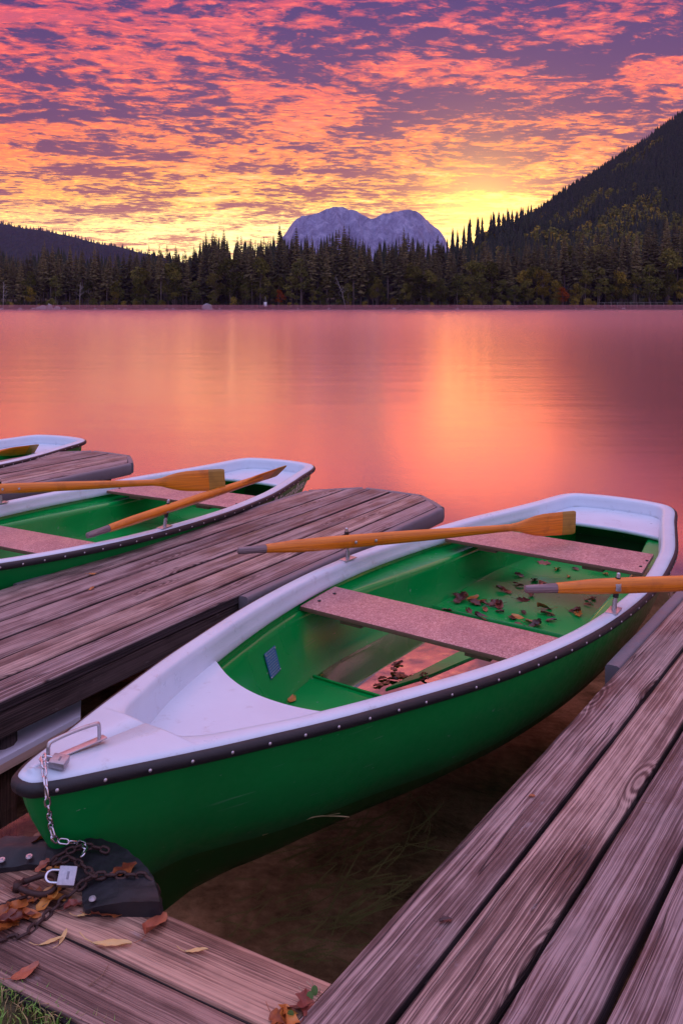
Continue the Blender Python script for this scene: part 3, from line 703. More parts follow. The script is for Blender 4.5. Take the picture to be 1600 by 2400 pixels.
def depth(u): return sm_t([(0, .0), (.352, .108), (.8, .092), (1.0, .084), (2.0, .068), (3.2, .066), (3.9, .068), (4.7, .082)], u)

WL = [(0.0, 0), (.16, 0), (.37, .03), (.67, .155), (1.03, .290), (1.3, .405), (1.7, .515), (2.2, .585), (2.8, .60), (3.4, .55), (4.0, .435), (4.5, .32)]
def hull_pt(i, t):
    """t 1 at the rim, 0 at the waterline, negative below"""
    u, w_ = OUT[i]; zt = zr(u) - .012
    if t >= 0:
        z = zt * t
        us = min(u, 4.45); ratio_w = sm_t(WL, us) / max(.02, wo(max(us, .02)))
        ratio_w = min(1, max(.0, ratio_w))
        f = ratio_w + (1 - ratio_w) * (t ** .80)
    else:
        z = .13 * t
        us = min(u, 4.45); ratio_w = min(1, max(0, sm_t(WL, us) / max(.02, wo(max(us, .02)))))
        f = ratio_w * (1 + t * abs(t)) ** .6 if t > -1 else 0
        f = ratio_w * math.sqrt(max(0, 1 - t * t)) if t > -1 else 0
    rake = .0
    if u < .9:
        st = sm_t([(-.2, .40), (.0, .27), (.12, .155), (.27, .065), (.36, .022), (.45, 0)], z)
        rake = st * (1 - max(0, (u + .035)) / .935) ** 1.5
    if u > 3.9: rake -= .17 * (1 - z / .25) * ((u - 3.9) / .77) ** 1.2
    return Vector((u + rake, w_ * f, z))

def side(pts, s): return [Vector((p.x, -p.y * s, p.z)) for p in pts]   # s=+1 the side towards +w (local -Y)

def make_boat():
    root = empty('rowing_boat')
    # outer hull
    b = MB(); ts = [1, .93, .85, .75, .63, .5, .37, .24, .12, 0, -.25, -.5, -.75, -.92, -1]
    for s in (1, -1):
        rows = [side([hull_pt(i, t) for t in ts], s) for i in range(NO)]
        b.grid(rows, flip=(s == -1))
    hull = b.build('hull', M['hull'], root)
    # gunwale with bow deck: one white shell
    b = MB()
    for s in (1, -1):
        rows = []
        for i, (u, w_) in enumerate(OUT):
            o2 = Vector((u, w_)); l2 = Vector(LIP[i]); z = zr(u); d = depth(l2.x) if u >= .352 else .0
            n = nrm2(i)
            L = (l2 - o2).length; dr = (l2 - o2) / max(L, 1e-6)
            def P(q, dz): return Vector((q.x, max(0.0, q.y), z + dz))
            prof = [P(o2, -.030), P(o2 + n * .0005, -.012), P(o2 + n * .003, -.004), P(o2 + n * .010, .0)]
            prof += [P(o2 + dr * min(L, .022 + .0), .0035), P(o2 + dr * (L * .62), .0035 + (.006 if u < .36 else 0))]
            e = .012 if u >= .352 else 0
            prof += [P(o2 + dr * (L - e), .001 + (.009 if u < .36 else 0)), P(l2 + dr * .0015, -.008 * (d > 0) + (.009 if u < .36 else 0))]
            for k in (.35, .75, 1.0):
                q = l2 + dr * (.016 * k * k)
                prof.append(P(q, -d * k) if d > 0 else P(l2, .009))
            prof.append(P(l2 + dr * .030, -d - .010) if d > 0 and u < .9 else (P(l2 + dr * .010, -d - .012) if d > 0 else P(l2, .009)))
            rows.append(side(prof, s))
        b.grid(rows, flip=(s == 1))
    b.build('gunwale', M['white'], root)
    # recessed bow deck and stern deck
    b = MB(); rows = []
    def fedge(w_): return .893 + .125 * (abs(w_) / .39) ** 2.2
    for k in range(25):
        a = k / 24; row = []
        for j in range(-16, 17):
            fr = j / 16
            ue = fedge(fr * .40); u = .352 + (ue - .352) * a
            wl = max(.001, lipw(max(u, .352)) - .004)
            if a == 0: wl = .02
            row.append(Vector((u, -fr * wl, zr(u) - depth(u) + .02 * max(0, abs(fr) - .75) ** 1.0)))
        rows.append(row)
    b.grid(rows, flip=False)
    last = rows[-1]
    b.grid([last, [p + Vector((.006, 0, -.006)) for p in last], [p + Vector((.004, 0, -.02)) for p in last], [p + Vector((-.02, 0, -.022)) for p in last]])
    b.build('bow_deck', M['white'], root)
    b = MB(); rows = []
    for k in range(17):
        a = k / 16; row = []
        for j in range(-16, 17):
            fr = j / 16; u0 = 4.165 - .07 * abs(fr) ** 2.5
            ub = 4.60 - .105 * abs(fr) ** 4
            u = u0 + (ub - u0) * a
            wl = (lipw(min(u, 4.40)) - .004) if u < 4.40 else lipw(4.40) - .004 - (u - 4.40) * .32
            row.append(Vector((u, -fr * wl, zr(u) - .080 + (.006 * a))))
        rows.append(row)
    b.grid(rows)
    fr_ = rows[0]
    b.grid([[p + Vector((.02, 0, -.024)) for p in fr_], [p + Vector((-.004, 0, -.022)) for p in fr_], [p + Vector((-.008, 0, -.006)) for p in fr_], fr_])
    b.build('stern_deck', M['white'], root)
    # rubbing strake + screws
    b = MB()
    for s in (1, -1):
        rows = []
        for i, (u, w_) in enumerate(OUT):
            n = nrm2(i); o2 = Vector((u, w_)); z = zr(u)
            pr = []
            for dn, dz in ((.002, -.006), (-.008, -.008), (-.0135, -.014), (-.0145, -.023), (-.0125, -.033), (-.006, -.039), (.006, -.040)):
                q = o2 + n * dn; pr.append(Vector((q.x, max(0, q.y), z + dz)))
            rows.append(side(pr, s))
        b.grid(rows, flip=(s == -1))
    strake = b.build('rubbing_strake', M['rubber'], root)
    # screws at even spacing on the near side
    acc = 0; nxt = .085; prev = Vector(OUT[0]); sc0 = None
    for i in range(1, NO):
        cur = Vector(OUT[i]); L = (cur - prev).length
        while nxt <= acc + L:
            t = (nxt - acc) / L; q = prev.lerp(cur, t); n = nrm2(i); q2 = q - n * .0142
            if q.x < 4.5:
                if sc0 is None:
                    m = MB(); rr = [(0, .0022), (.0035, .0018), (.0048, .0)]
                    rows = [[Vector((math.cos(a * .785) * r, math.sin(a * .785) * r, h)) for a in range(8)] for r, h in rr]
                    m.grid(rows, True, flip=True); m.f.append(tuple(range(7, -1, -1))); m.mi.append(0)
                    sc0 = m.build('screw', M['screw'], strake); o = sc0
                else:
                    o = sc0.copy(); COL.objects.link(o); o.parent = strake
                o.location = (q2.x, -q2.y, zr(q.x) - .0225)
                o.rotation_euler = Vector((-n.x, n.y, 0)).to_track_quat('Z', 'Y').to_euler()
            nxt += .113
        acc += L; prev = cur
    # green inner shell
    WRD = [(1.0, .40), (1.25, .500), (1.5, .548), (1.9, .556), (2.3, .528), (2.6, .500), (3.0, .468), (3.4, .440), (3.9, .36), (4.5, .26)]
    ZRD = [(.8, .30), (1.25, .245), (1.5, .218), (1.9, .204), (2.6, .196), (4.5, .190)]
    WF = [(.62, .01), (.8, .045), (1.0, .15), (1.2, .25), (1.42, .365), (1.6, .415), (1.9, .445), (2.4, .425), (2.9, .41), (3.5, .40), (3.95, .33), (4.5, .22)]
    ZF = [(.62, .0), (.8, -.045), (1.0, -.060), (1.3, -.062), (4.5, -.062)]
    b = MB(); us = [.62 + k * .045 for k in range(88)]
    for s in (1, -1):
        rows = []
        for u in us:
            if u > 4.55: break
            z = zr(u); top = lipw(min(u, 4.42)) - .0; d = depth(u)
            zl = z - d
            A = Vector((u, top + .014, zl + .028)); B = Vector((u, top + .010, zl - .012)); 
            C_ = Vector((u, top + .002, zl - .034))
            wr = min(sm_t(WRD, u), top - .012) if u > 1.25 else top - .012 - .0 * (1.25 - u)
            zrd = min(zl - .045, sm_t(ZRD, u))
            if u < 1.3: zrd = zl - .048
            if u > 1.25 and u < 1.5:
                k = (u - 1.25) / .25; zrd = (zl - .05) * (1 - k) + min(zl - .045, sm_t(ZRD, u)) * k
            wf = sm_t(WF, u); zf_ = sm_t(ZF, u)
            blend = min(1, max(0, (u - 1.22) / .18))
            # ridge a small rounded step
            ridge = [Vector((u, wr + .016, zrd + .004)), Vector((u, wr + .004, zrd + .003)), Vector((u, wr - .006, zrd - .008)), Vector((u, wr - .010, zrd - .026))]
            pr = [A, B, C_]
            for k in (.33, .66): pr.append(C_.lerp(ridge[0], k) + Vector((0, 0, -.004)))
            pr += ridge
            Fp = Vector((u, wf, zf_))
            for k in (.25, .5, .75, .93): pr.append(ridge[-1].lerp(Fp, k) + Vector((0, .012 * math.sin(k * math.pi) , 0)))
            pr.append(Fp + Vector((0, -.012, -.001)))
            for k in (.3, .65, 1): pr.append(Vector((u, (wf - .012) * (1 - k), zf_ - .004 * k)))
            rows.append(side(pr, s))
        b.grid(rows, flip=(s == 1))
    # closing bulkhead below the stern deck
    b.build('inner_hull', M['inner'], root, auto=50)
    # floor panels (a raised one aft with its lip, one in the bow)
    b = MB()
    def panel(u0, u1, z, n=10):
        rows = []
        for k in range(n + 1):
            u = u0 + (u1 - u0) * k / n; wf = sm_t(WF, u) + .004
            rows.append([Vector((u, -wf * j / 5, z + .0012 * math.sin(k * 2.1 + j))) for j in range(-5, 6)])
        b.grid(rows)
        for e, sg in ((rows[0], -1),) if u0 > 2 else ((rows[-1], 1),):
            r2 = [[p + Vector((sg * .0, 0, .007)) for p in e]]
            g = [e, [p + Vector((-sg * .004, 0, .010)) for p in e], [p + Vector((sg * .006, 0, .011)) for p in e], [p + Vector((sg * .011, 0, .003)) for p in e], [p + Vector((sg * .011, 0, -.03)) for p in e]]
            b.grid(g, flip=(sg == -1))
    panel(2.745, 4.0, -.034); panel(1.0, 1.70, -.040)
    b.build('floor_panel', M['inner'], root, auto=40)
    # thwarts (seats)
    for (u0, u1, z) in ((1.775, 2.085, .222), (3.145, 3.515, .219)):
        m = MB(); t = .021; up = []
        wa = min(lipw(u0) - .012, .59 if u0 < 2.5 else .56); wb = min(lipw(u1) - .012, .62 if u0 < 2.5 else .52)
        if u0 < 2.5: wa = min(wa, .583); wb = min(wb, .590)
        bm = bmesh.new()
        cs_ = [(u0, -wa), (u0, wa), (u1, wb), (u1, -wb)]
        vb = [bm.verts.new((a, c, z - t)) for a, c in cs_]; vt = [bm.verts.new((a, c, z)) for a, c in cs_]
        bm.faces.new(vb[::-1] if False else vb); bm.faces.new(vt[::-1])
        for k in range(4): bm.faces.new([vb[(k + 1) % 4], vb[k], vt[k], vt[(k + 1) % 4]])
        bmesh.ops.recalc_face_normals(bm, faces=bm.faces[:])
        bmesh.ops.bevel(bm, geom=bm.edges[:], offset=.005, segments=2, affect='EDGES', profile=.6)
        bm.verts.index_update(); m.add([v.co.copy() for v in bm.verts], [tuple(v.index for v in f.verts) for f in bm.faces]); bm.free()
        # faces whose normal is sideways take the plain ply edge
        o = m.build('seat', [M['thwart'], M['edgewood']], root, auto=35)
        for p in o.data.polygons:
            if abs(p.normal.z) < .5: p.material_index = 1
        # little black bolt heads near the ends and a support batten
        k = MB()
        for sg in (-1, 1):
            for du in (.10, .22): k.tube([(u0 + du * 1.0, sg * (wa - .035), z), (u0 + du, sg * (wa - .035), z + .004)], .008, 8)
        k.build('bolt', M['blackplastic'], o)
        k = MB()
        for sg in (-1, 1): k.box(((u0 + .05), sg * .30, z - t - .009), .035, .055, .009, bev=.002)
        k.build('batten', M['edgewood'], o)
    # type plate on the far inner side
    pl = MB(); u0, u1 = 1.40, 1.50
    def wallp(u, k):
        top = lipw(u); zl = zr(u) - depth(u); wr = min(sm_t(WRD, u), top - .012) - .010; z1 = min(zl - .045, sm_t(ZRD, u)) - .026
        if u < 1.5: kk = max(0, (u - 1.25) / .25); z1 = ((zl - .05) * (1 - kk) + (z1 + .026) * kk) - .026
        a = Vector((u, wr, z1)); c = Vector((u, sm_t(WF, u), sm_t(ZF, u))); p = a.lerp(c, k); return Vector((p.x, p.y + .012 * math.sin(k * math.pi) - .006, p.z))
    q = [wallp(u0, .12), wallp(u1, .12), wallp(u1, .50), wallp(u0, .50)]
    pl.add(q + [x + Vector((0, .003, 0)) for x in q], [(0, 3, 2, 1), (0, 1, 5, 4), (1, 2, 6, 5), (2, 3, 7, 6), (3, 0, 4, 7)], [(0, 0, 0), (1, 0, 0), (1, 1, 0), (0, 1, 0)] * 2)
    plo = pl.build('type_plate', M['plate'], root, smooth=False)
    k = MB()
    for a in q:
        c_ = sum(q, Vector()) / 4; p = a.lerp(c_, .12) + Vector((0, -.002, 0)); k.box(p, .003, .002, .003, bev=.001)
    k.build('rivet', M['screw'], plo)
    # bow handle
    m = MB(); zb = zr(.1) + .012
    hp = [(.048, .012, zb - .006)] + [(.048 + .0, .012, zb + .028)] + [(.050, .012, zb + .038), (.058, .012, zb + .044)] + [(.118, .003, zb + .047)] + [(.178, -.006, zb + .044), (.186, -.007, zb + .038)] + [(.188, -.007, zb + .028), (.188, -.007, zb - .006)]
    m.tube([Vector(p) for p in cr(hp, 3)], .0050, 10)
    h = m.build('bow_handle', M['steel'], root)
    m = MB(); m.box((.118, .002, zb + .001), .088, .0105, .0022, Matrix.Rotation(rad(-7.5), 3, 'Z'), .001); m.build('foot_plate', M['steel'], h)
    # oarlocks
    for sg, u in ((1, 2.325), (-1, 2.29)):
        y = -sg * (wo(u) - (.032 if sg == 1 else .045)); z = zr(u) + .004
        yawm = Matrix.Rotation(rad(3 * sg), 3, 'Z')
        m = MB(); m.box((u, y, z + .002), .045, .024, .0022, yawm, .001)
        pl_ = m.build('oarlock_base', M['steel'], root, auto=30)
        m = MB(); tilt = Vector((.12, -.10 * sg, 1)).normalized() if sg == 1 else Vector((-.05, .02, 1)).normalized()
        p0 = Vector((u, y, z)); 
        m.tube([p0, p0 + tilt * .046, p0 + tilt * .0461, p0 + tilt * .139, p0 + tilt * .140, p0 + tilt * .156, p0 + tilt * .160], [.0105, .0105, .0075, .0075, .0085, .0085, .004], 10)
        m.build('pin', M['steel'], pl_, auto=40)
        m = MB()
        m.tube([p0 + tilt * .056, p0 + tilt * .088, p0 + tilt * .0881, p0 + tilt * .1219, p0 + tilt * .122, p0 + tilt * .140], [.012, .012, .0085, .0085, .0115, .0115], 10)
        m.build('bushing', M['blackplastic'], pl_, auto=40)
        if sg == 1:
            m = MB(); c = p0 + tilt * .105
            Rm = Matrix.Rotation(rad(COLLAR), 3, 'Z')
            for (dx, dy, sx_, sy_) in ((0, -.016, .026, .003), (-.026, 0, .003, .018), (.026, 0, .003, .018), (0, .016, .026, .003)):
                m.box(c + Rm @ Vector((dx, dy, 0)), sx_, sy_, .015, Rm, .001)
            m.tube([c + Rm @ Vector((-.035, -.004, 0)), c + Rm @ Vector((-.026, -.004, 0))], .005, 6)
            m.build('collar', M['steel'], pl_, auto=30)
    return root
COLLAR = 10
M['edgewood'] = simple('plywood edge', (.17, .085, .055), .5, 0, .35, 60, .3, 150)
def plate_mat():
    m, t, out = mat('type plate print'); a = t.node('ShaderNodeAttribute', attribute_name='puv'); x, y, z = t.sep(a.outputs['Vector'])
    line = t.math('GREATER_THAN', t.math('SINE', t.math('MULTIPLY', y, 62)), .25)
    wd = t.math('GREATER_THAN', t.noise(t.comb(t.math('MULTIPLY', x, 22), t.math('FLOOR', t.math('MULTIPLY', y, 9.9)), 0.0), 1.0, 1), .47)
    ins = t.math('MULTIPLY', t.math('GREATER_THAN', x, .1), t.math('LESS_THAN', x, .9))
    col = t.mix(t.math('MULTIPLY', t.math('MULTIPLY', line, wd), ins), (.035, .16, .34), (.30, .36, .42))
    col = t.mix(t.smooth(t.noise(t.comb(x, y, 0.0), 5, 4, .7), .55, .68), col, (.22, .17, .17))
    pbsdf(t, out, col, .4, .3); return m
M['plate'] = plate_mat()

# ------------------------------------------------------------------ boat poses
def pose(o, x, y, a): o.location = (x, y, 0); o.rotation_euler = (0, 0, math.pi / 2 - a)
A1 = math.atan2(1389, 2000); B1 = (-.7367, 2.0498)
A2 = .4937; B2 = (-2.7122, 3.1992)
A3 = .4689; B3 = (-4.9045, 4.4729)
class Pose:
    def __init__(s, b, a): s.b = Vector((b[0], b[1], 0)); s.M = Matrix.Rotation(math.pi / 2 - a, 3, 'Z')
    def w(s, p): return s.b + s.M @ Vector(p)
P1, P2, P3 = Pose(B1, A1), Pose(B2, A2), Pose(B3, A3)

# ------------------------------------------------------------------ water (with the hulls cut out)
def waterline():
    pts = [hull_pt(i, 0) for i in range(NO)]
    loop = [(p.x - .0, p.y) for p in pts if p.y > .012]
    loop = [(a + (.02 if a < 1 else -.02 if a > 4 else 0), max(.004, b - .022)) for a, b in loop]
    return [(a, b) for a, b in loop] + [(a, -b) for a, b in loop[::-1]]
def make_water():
    bm = bmesh.new()
    def loop(pts):
        vs = [bm.verts.new((x, y, 0)) for x, y in pts]
        return [bm.edges.new((vs[i], vs[(i + 1) % len(vs)])) for i in range(len(vs))]
    E = loop([(-900, -6), (900, -6), (900, 420), (-900, 420)])
    for P in (P1, P2, P3):
        E += loop([tuple(P.w((a, b, 0)).xy) for a, b in waterline()])
    bmesh.ops.triangle_fill(bm, use_beauty=True, use_dissolve=False, edges=E)
    for f in bm.faces:
        if f.normal.z < 0: f.normal_flip()
    me = bpy.data.meshes.new('lake_water'); bm.to_mesh(me); bm.free()
    m, t, out = mat('lake water'); co = objco(t); x, y, z = t.sep(co)
    dist = t.math('SQRT', t.math('ADD', t.math('MULTIPLY', x, x), t.math('MULTIPLY', y, y)))
    facing = t.node('ShaderNodeLayerWeight'); facing.inputs['Blend'].default_value = .5
    fac = t.ramp(facing.outputs['Facing'], [(0, .02), (.40, .025), (.50, .05), (.58, .14), (.66, .42), (.73, .74), (.81, .96), (.92, 1.0)])
    wide = t.smooth(dist, 5.0, 16.0)
    rough = t.math('ADD', .02, t.math('ADD', t.math('MULTIPLY', t.smooth(dist, 3.8, 8.5), .17), t.math('MULTIPLY', t.smooth(dist, 14, 90), .02)))
    # long-exposure ripples: soft streaks along the view's width, growing with open water
    s1 = t.noise(t.vmath('MULTIPLY', co, (.22, .9, 1)), 1.0, 5, .62, .4)
    s2 = t.noise(t.vmath('MULTIPLY', co, (.05, .35, 1)), 1.0, 4, .6, .3)
    h = t.math('ADD', t.math('MULTIPLY', s1, t.math('MULTIPLY', wide, .009)), t.math('MULTIPLY', s2, t.math('MULTIPLY', wide, .016)))
    bp = t.node('ShaderNodeBump'); t.put(bp, 'Height', h); bp.inputs['Strength'].default_value = 1.0; bp.inputs['Distance'].default_value = 1.0
    g = t.node('ShaderNodeBsdfGlossy'); g.inputs['Color'].default_value = (1.0, .71, .76, 1); t.put(g, 'Roughness', rough); t.put(g, 'Normal', bp.outputs[0])  # pink added to the reflection colour in place of coral sky light
    tr = t.node('ShaderNodeBsdfTransparent'); tr.inputs['Color'].default_value = (.88, .74, .60, 1)
    mx = t.node('ShaderNodeMixShader'); t.put(mx, 0, fac); t.l.new(tr.outputs[0], mx.inputs[1]); t.l.new(g.outputs[0], mx.inputs[2]); t.l.new(mx.outputs[0], out.inputs[0])
    me.materials.append(m)
    o = bpy.data.objects.new('lake_water', me); COL.objects.link(o); tag(o, kind='structure')
make_water()

# lake bed: shallow and sandy at the landing, deeper outwards
def make_bed():
    b = MB(); rows = []
    ys = [-6, 0, .6] + [1.0 + .12 * k for k in range(36)] + [6, 8, 12, 20, 60, 150, 345, 420]
    xs = [-900, -60, -12, -5] + [-3 + .12 * k for k in range(50)] + [4, 6, 12, 60, 900]
    for y in ys:
        r = []
        for x in xs:
            d = max(0, y * .886 + x * .46 - 1.45)
            z = -.26 - .16 * min(d, 5) - .02 * min(max(d - 5, 0), 60) + .05 * (mnoise.noise(Vector((x * 1.3, y * 1.3, 0)))) + .02 * mnoise.noise(Vector((x * 5, y * 5, 3)))
            r.append((x, y, z))
        rows.append(r)
    b.grid(rows, flip=True)
    m, t, out = mat('silty lake bed'); co = objco(t)
    n = t.noise(co, 3.2, 6, .65); n2 = t.noise(co, 26, 5, .65)
    col = t.ramp(t.math('ADD', t.math('MULTIPLY', n, .7), t.math('MULTIPLY', n2, .3)), [(.34, (.06, .042, .030)), (.50, (.25, .185, .135)), (.66, (.46, .36, .28))])
    pbsdf(t, out, col, .9, 0, t.bump(n2, .6, .02), .1)
    tag(b.build('lake_bed', m), kind='structure')
make_bed()

# bank under the landing with the grass
def make_bank():
    b = MB(); d = Vector((.886, -.464, 0)); n = Vector((-.464, -.886, 0)); o = at(0, 2292, .19)
    rows = []
    for k, (dn, z) in enumerate(((-.30, -.3), (-.24, .04), (-.08, .09), (-.003, .165), (.03, .19), (.2, .195), (.5, .2), (1.2, .2), (3, .22), (8, .27))):
        rows.append([o + d * (-9 + .5 * j if j < 18 else (j - 18) * .06) + n * dn + Vector((0, 0, z - o.z + .012 * mnoise.noise(Vector((j * .7, k * 1.3, 0))))) for j in range(60)])
    b.grid(rows, flip=False)
    m, t, out = mat('bank soil'); co = objco(t); n_ = t.noise(co, 14, 6, .65)
    pbsdf(t, out, t.ramp(n_, [(.35, (.03, .022, .012)), (.5, (.06, .055, .02)), (.65, (.11, .085, .045))]), .9, 0, t.bump(t.noise(co, 60, 5), .8, .01), .2)
    tag(b.build('grassy_bank', m), kind='structure')
make_bank()

# ------------------------------------------------------------------ jetties
def plank(mb, o, d, n, s0f, s1f, n0, n1, zt, th, step=.16, rnd=None):
    """plank along d from s0f(n) to s1f(n), between offsets n0..n1 across n, top at zt"""
    rnd = rnd if rnd is not None else R.random() * 60
    prof = [(n0, -th), (n0, -.006), (n0 + .0015, -.002), (n0 + .005, 0), ((n0 * .7 + n1 * .3), .0008), ((n0 * .3 + n1 * .7), .0008), (n1 - .005, 0), (n1 - .0015, -.002), (n1, -.006), (n1, -th)]
    L = s1f((n0 + n1) / 2) - s0f((n0 + n1) / 2); N = max(2, int(L / step)); rows = []; us = []
    ztw = R.uniform(-.002, .002)
    for k in range(N + 1):
        r = []; u_ = []
        for j, (a, z) in enumerate(prof):
            s0, s1 = s0f(a), s1f(a); s = s0 + (s1 - s0) * k / N
            e = 0
            if 0 < k < N and j in (0, 1, 2, 3, 6, 7, 8, 9):
                e = .0028 * mnoise.noise(Vector((s * 4.3, rnd * 3 + (j > 5) * 7.7, 0)))
                if j in (0, 9): e *= 2.0
            zz_ = z + ztw + .0015 * mnoise.noise(Vector((s * 1.7, rnd, 4)))
            p = o + d * s + n * (a + e); r.append(Vector((p.x, p.y, zt + zz_)))
            u_.append((s, a + (z * 1.0 if j in (0, 9) else 0), rnd))
        rows.append(r); us.append(u_)
    f0 = len(mb.f); b = mb.grid(rows, uvf=lambda i, j: us[i][j])
    for q in range(f0, len(mb.f)):
        if (q - f0) % 9 in (0, 8): mb.mi[q] = 1
    np_ = len(prof)
    mb.f.append(tuple(b + j for j in range(np_))[::-1]); mb.mi.append(0)
    e = b + N * np_; mb.f.append(tuple(e + j for j in range(np_))); mb.mi.append(0)

def pad_bar(mb, pts, w, h, seg=None):
    """soft rectangular rubber bar along pts; pts are top-outer-centre line"""
    rows = []
    P = [Vector(p) for p in pts]
    for i, p in enumerate(P):
        a = P[max(0, i - 1)]; c = P[min(len(P) - 1, i + 1)]; d = (c - a).normalized(); sd = Vector((d.y, -d.x, 0))
        pr = [(-w / 2, -h), (-w / 2, -h * .15), (-w / 2 + w * .08, -h * .04), (-w * .25, 0), (w * .25, 0), (w / 2 - w * .1, -h * .05), (w / 2, -h * .2), (w / 2, -h + h * .15), (w / 2 - w * .12, -h)]
        rows.append([p + sd * x + Vector((0, 0, z)) for x, z in pr])
    b = mb.grid(rows, True)
    k = 9; mb.f.append(tuple(b + j for j in range(k))); mb.mi.append(0); e = b + (len(P) - 1) * k; mb.f.append(tuple(e + j for j in range(k))[::-1]); mb.mi.append(0)

def make_jetty():
    root = empty('jetty', (0, 0, 0))
    d = Vector((.5375, .8433, 0)).normalized(); n = Vector((d.y, -d.x, 0)); o = Vector((0, 0, 0))
    N0, N1 = -3.545, -2.545; zt = .22
    # end outline: chamfers
    def s_end(a):
        if a < -3.262: return 5.12 + (a - N0) / (N0 + 3.262) * -0 + (a - N0) * (5.40 - 5.12) / (-3.262 - N0)
        if a > -2.772: return 5.40 - (a + 2.772) * (5.40 - 5.17) / (N1 + 2.772)
        return 5.40
    b = MB(); edges = [-3.545, -3.354, -3.195, -3.023, -2.858, -2.694, -2.545]
    for k in range(6):
        g0 = .009 if k else 0; g1 = .009 if k < 5 else 0
        plank(b, o, d, n, lambda a: -1.5, s_end, edges[k] + g0, edges[k + 1] - g1, zt, .04, .2, rnd=k * 7.3 + 2)
    b.build('decking', [M['deck'], M['beam']], root, auto=30)
    b = MB()
    for a in (N0 + .03, N1 - .035, -3.045):
        plank(b, o, d, n, lambda q: -1.5, lambda q: 5.0, a - .03, a + .03, zt - .045, .09, .3)
    for s in (.2, 1.5, 2.9, 4.2, 4.98):
        plank(b, o + d * s + n * 0, n, d, lambda q: N0 + .02, lambda q: N1 - .02, -.04, .04, zt - .14, .07, .3)
    b.build('beam', [M['beam'], M['beam']], root, auto=30)
    pb = None
    for s, a in ((1.9, N0 + .1), (1.9, N1 - .1), (4.7, N0 + .12), (4.7, N1 - .12), (-.4, N1 - .1)):
        m = MB(); p = o + d * s + n * a; m.tube([(p.x, p.y, -1.6), (p.x + .004, p.y, zt - .09)], .055, 10); m.build('post', M['beam'], root)
    # rubber fenders: long one on the side of the near boat, caps round the end, a thin one on the other side
    def pt(s, a, z=.0): q = o + d * s + n * a; return Vector((q.x, q.y, zt + z))
    m = MB(); pad_bar(m, [pt(3.10 + k * (5.17 - 3.10) / 12, N1 + .030, -.002 + .001 * math.sin(k * 2.2)) for k in range(13)], .056, .095); m.build('fender', M['pad'], root, auto=40)
    m = MB(); pad_bar(m, [pt(2.65 + k * (5.12 - 2.65) / 12, N0 - .022, -.004) for k in range(13)], .04, .08); m.build('fender', M['pad'], root, auto=40)
    m = MB(); pad_bar(m, [pt(5.185, N1 + .03, 0), pt(5.29, N1 - .085, .002), pt(5.405, -2.775, .002)], .05, .09); m.build('fender', M['pad'], root, auto=40)
    m = MB(); pad_bar(m, [pt(5.42, -2.79, .002), pt(5.425, -3.0, .003), pt(5.42, -3.235, .002)], .05, .09); m.build('fender', M['pad'], root, auto=40)
    m = MB(); pad_bar(m, [pt(5.415, -3.27, .002), pt(5.27, -3.41, .002), pt(5.13, N0 - .005, 0)], .05, .09); m.build('fender', M['pad'], root, auto=40)
    return root
j1 = make_jetty()
tag(j1, 'weathered six plank jetty with clipped corners between the two larger rowing boats', 'jetty', 'wooden jetties')
j2 = copy_tree(j1); dv = Vector((.5375, .8433, 0)).normalized(); nv = Vector((dv.y, -dv.x, 0))
j2.location = nv * -2.945 + dv * .02
tag(j2, 'farther jetty end at the left edge of the photo, behind the boat with two oars', 'jetty', 'wooden jetties')

def make_right_jetty():
    root = empty('jetty', (0, 0, 0))
    d = Vector((1663, 2329, 0)).normalized(); n = Vector((d.y, -d.x, 0)); o = Vector((0, 0, 0)); zt = .22
    edges = [(-1.004, -.865), (-.853, -.710), (-.696, -.547), (-.530, -.378), (-.36, -.21)]
    b = MB()
    for k, (a, c) in enumerate(edges): plank(b, o, d, n, lambda q: .15, lambda q: 6.2, a, c, zt, .045, .12, rnd=k * 9.1 + 20.5)
    b.build('decking', [M['deck'], M['beam']], root, auto=30)
    b = MB()
    for a in (-.97, -.62, -.25): plank(b, o, d, n, lambda q: .4, lambda q: 6.1, a - .03, a + .03, zt - .05, .10, .3)
    for s in (1.5, 2.5, 3.7, 5.0): plank(b, o + d * s, n, d, lambda q: -.98, lambda q: -.22, -.04, .04, zt - .155, .08, .3)
    b.build('beam', [M['beam'], M['beam']], root, auto=30)
    for s, a in ((2.6, -.9), (4.6, -.9)):
        m = MB(); p = o + d * s + n * a; m.tube([(p.x, p.y, -1.4), (p.x, p.y, zt - .06)], .05, 10); m.build('post', M['beam'], root)
    def pt(s, a, z=.0): q = o + d * s + n * a; return Vector((q.x, q.y, zt + z))
    s0 = (at(1432, 1556, zt)).dot(d)
    m = MB(); pad_bar(m, [pt(s0 + k * .19, -1.036, -.004 + .0015 * math.sin(k * 1.9)) for k in range(14)], .060, .085); m.build('fender', M['pad'], root, auto=40)
    tag(root, 'broad plank jetty running up the right side close to the camera', 'jetty', 'wooden jetties')
make_right_jetty()

def make_landing():
    root = empty('landing', (0, 0, 0)); d = Vector((.886, -.464, 0)).normalized(); n = Vector((.464, .886, 0)).normalized(); o = Vector((0, 0, 0)); zt = .214
    b = MB(); se = lambda q: (-1.008 + .137 * q) / .991
    plank(b, o, d, n, lambda q: -4.2, se, 1.356, 1.506, zt, .05, .12, rnd=3.3)
    plank(b, o, d, n, lambda q: -4.2, se, 1.202, 1.347, zt - .001, .05, .12, rnd=41.2)
    b.build('decking', [M['landing'], M['beam']], root, auto=30)
    b = MB(); plank(b, o, d, n, lambda q: -4.2, lambda q: -.86, 1.44, 1.495, zt - .055, .12, .3)
    plank(b, o, d, n, lambda q: -4.2, lambda q: -.86, 1.21, 1.26, zt - .055, .10, .3); b.build('beam', [M['beam'], M['beam']], root, auto=30)
    tag(root, 'low two board landing along the bank, strewn with orange leaves', 'landing')
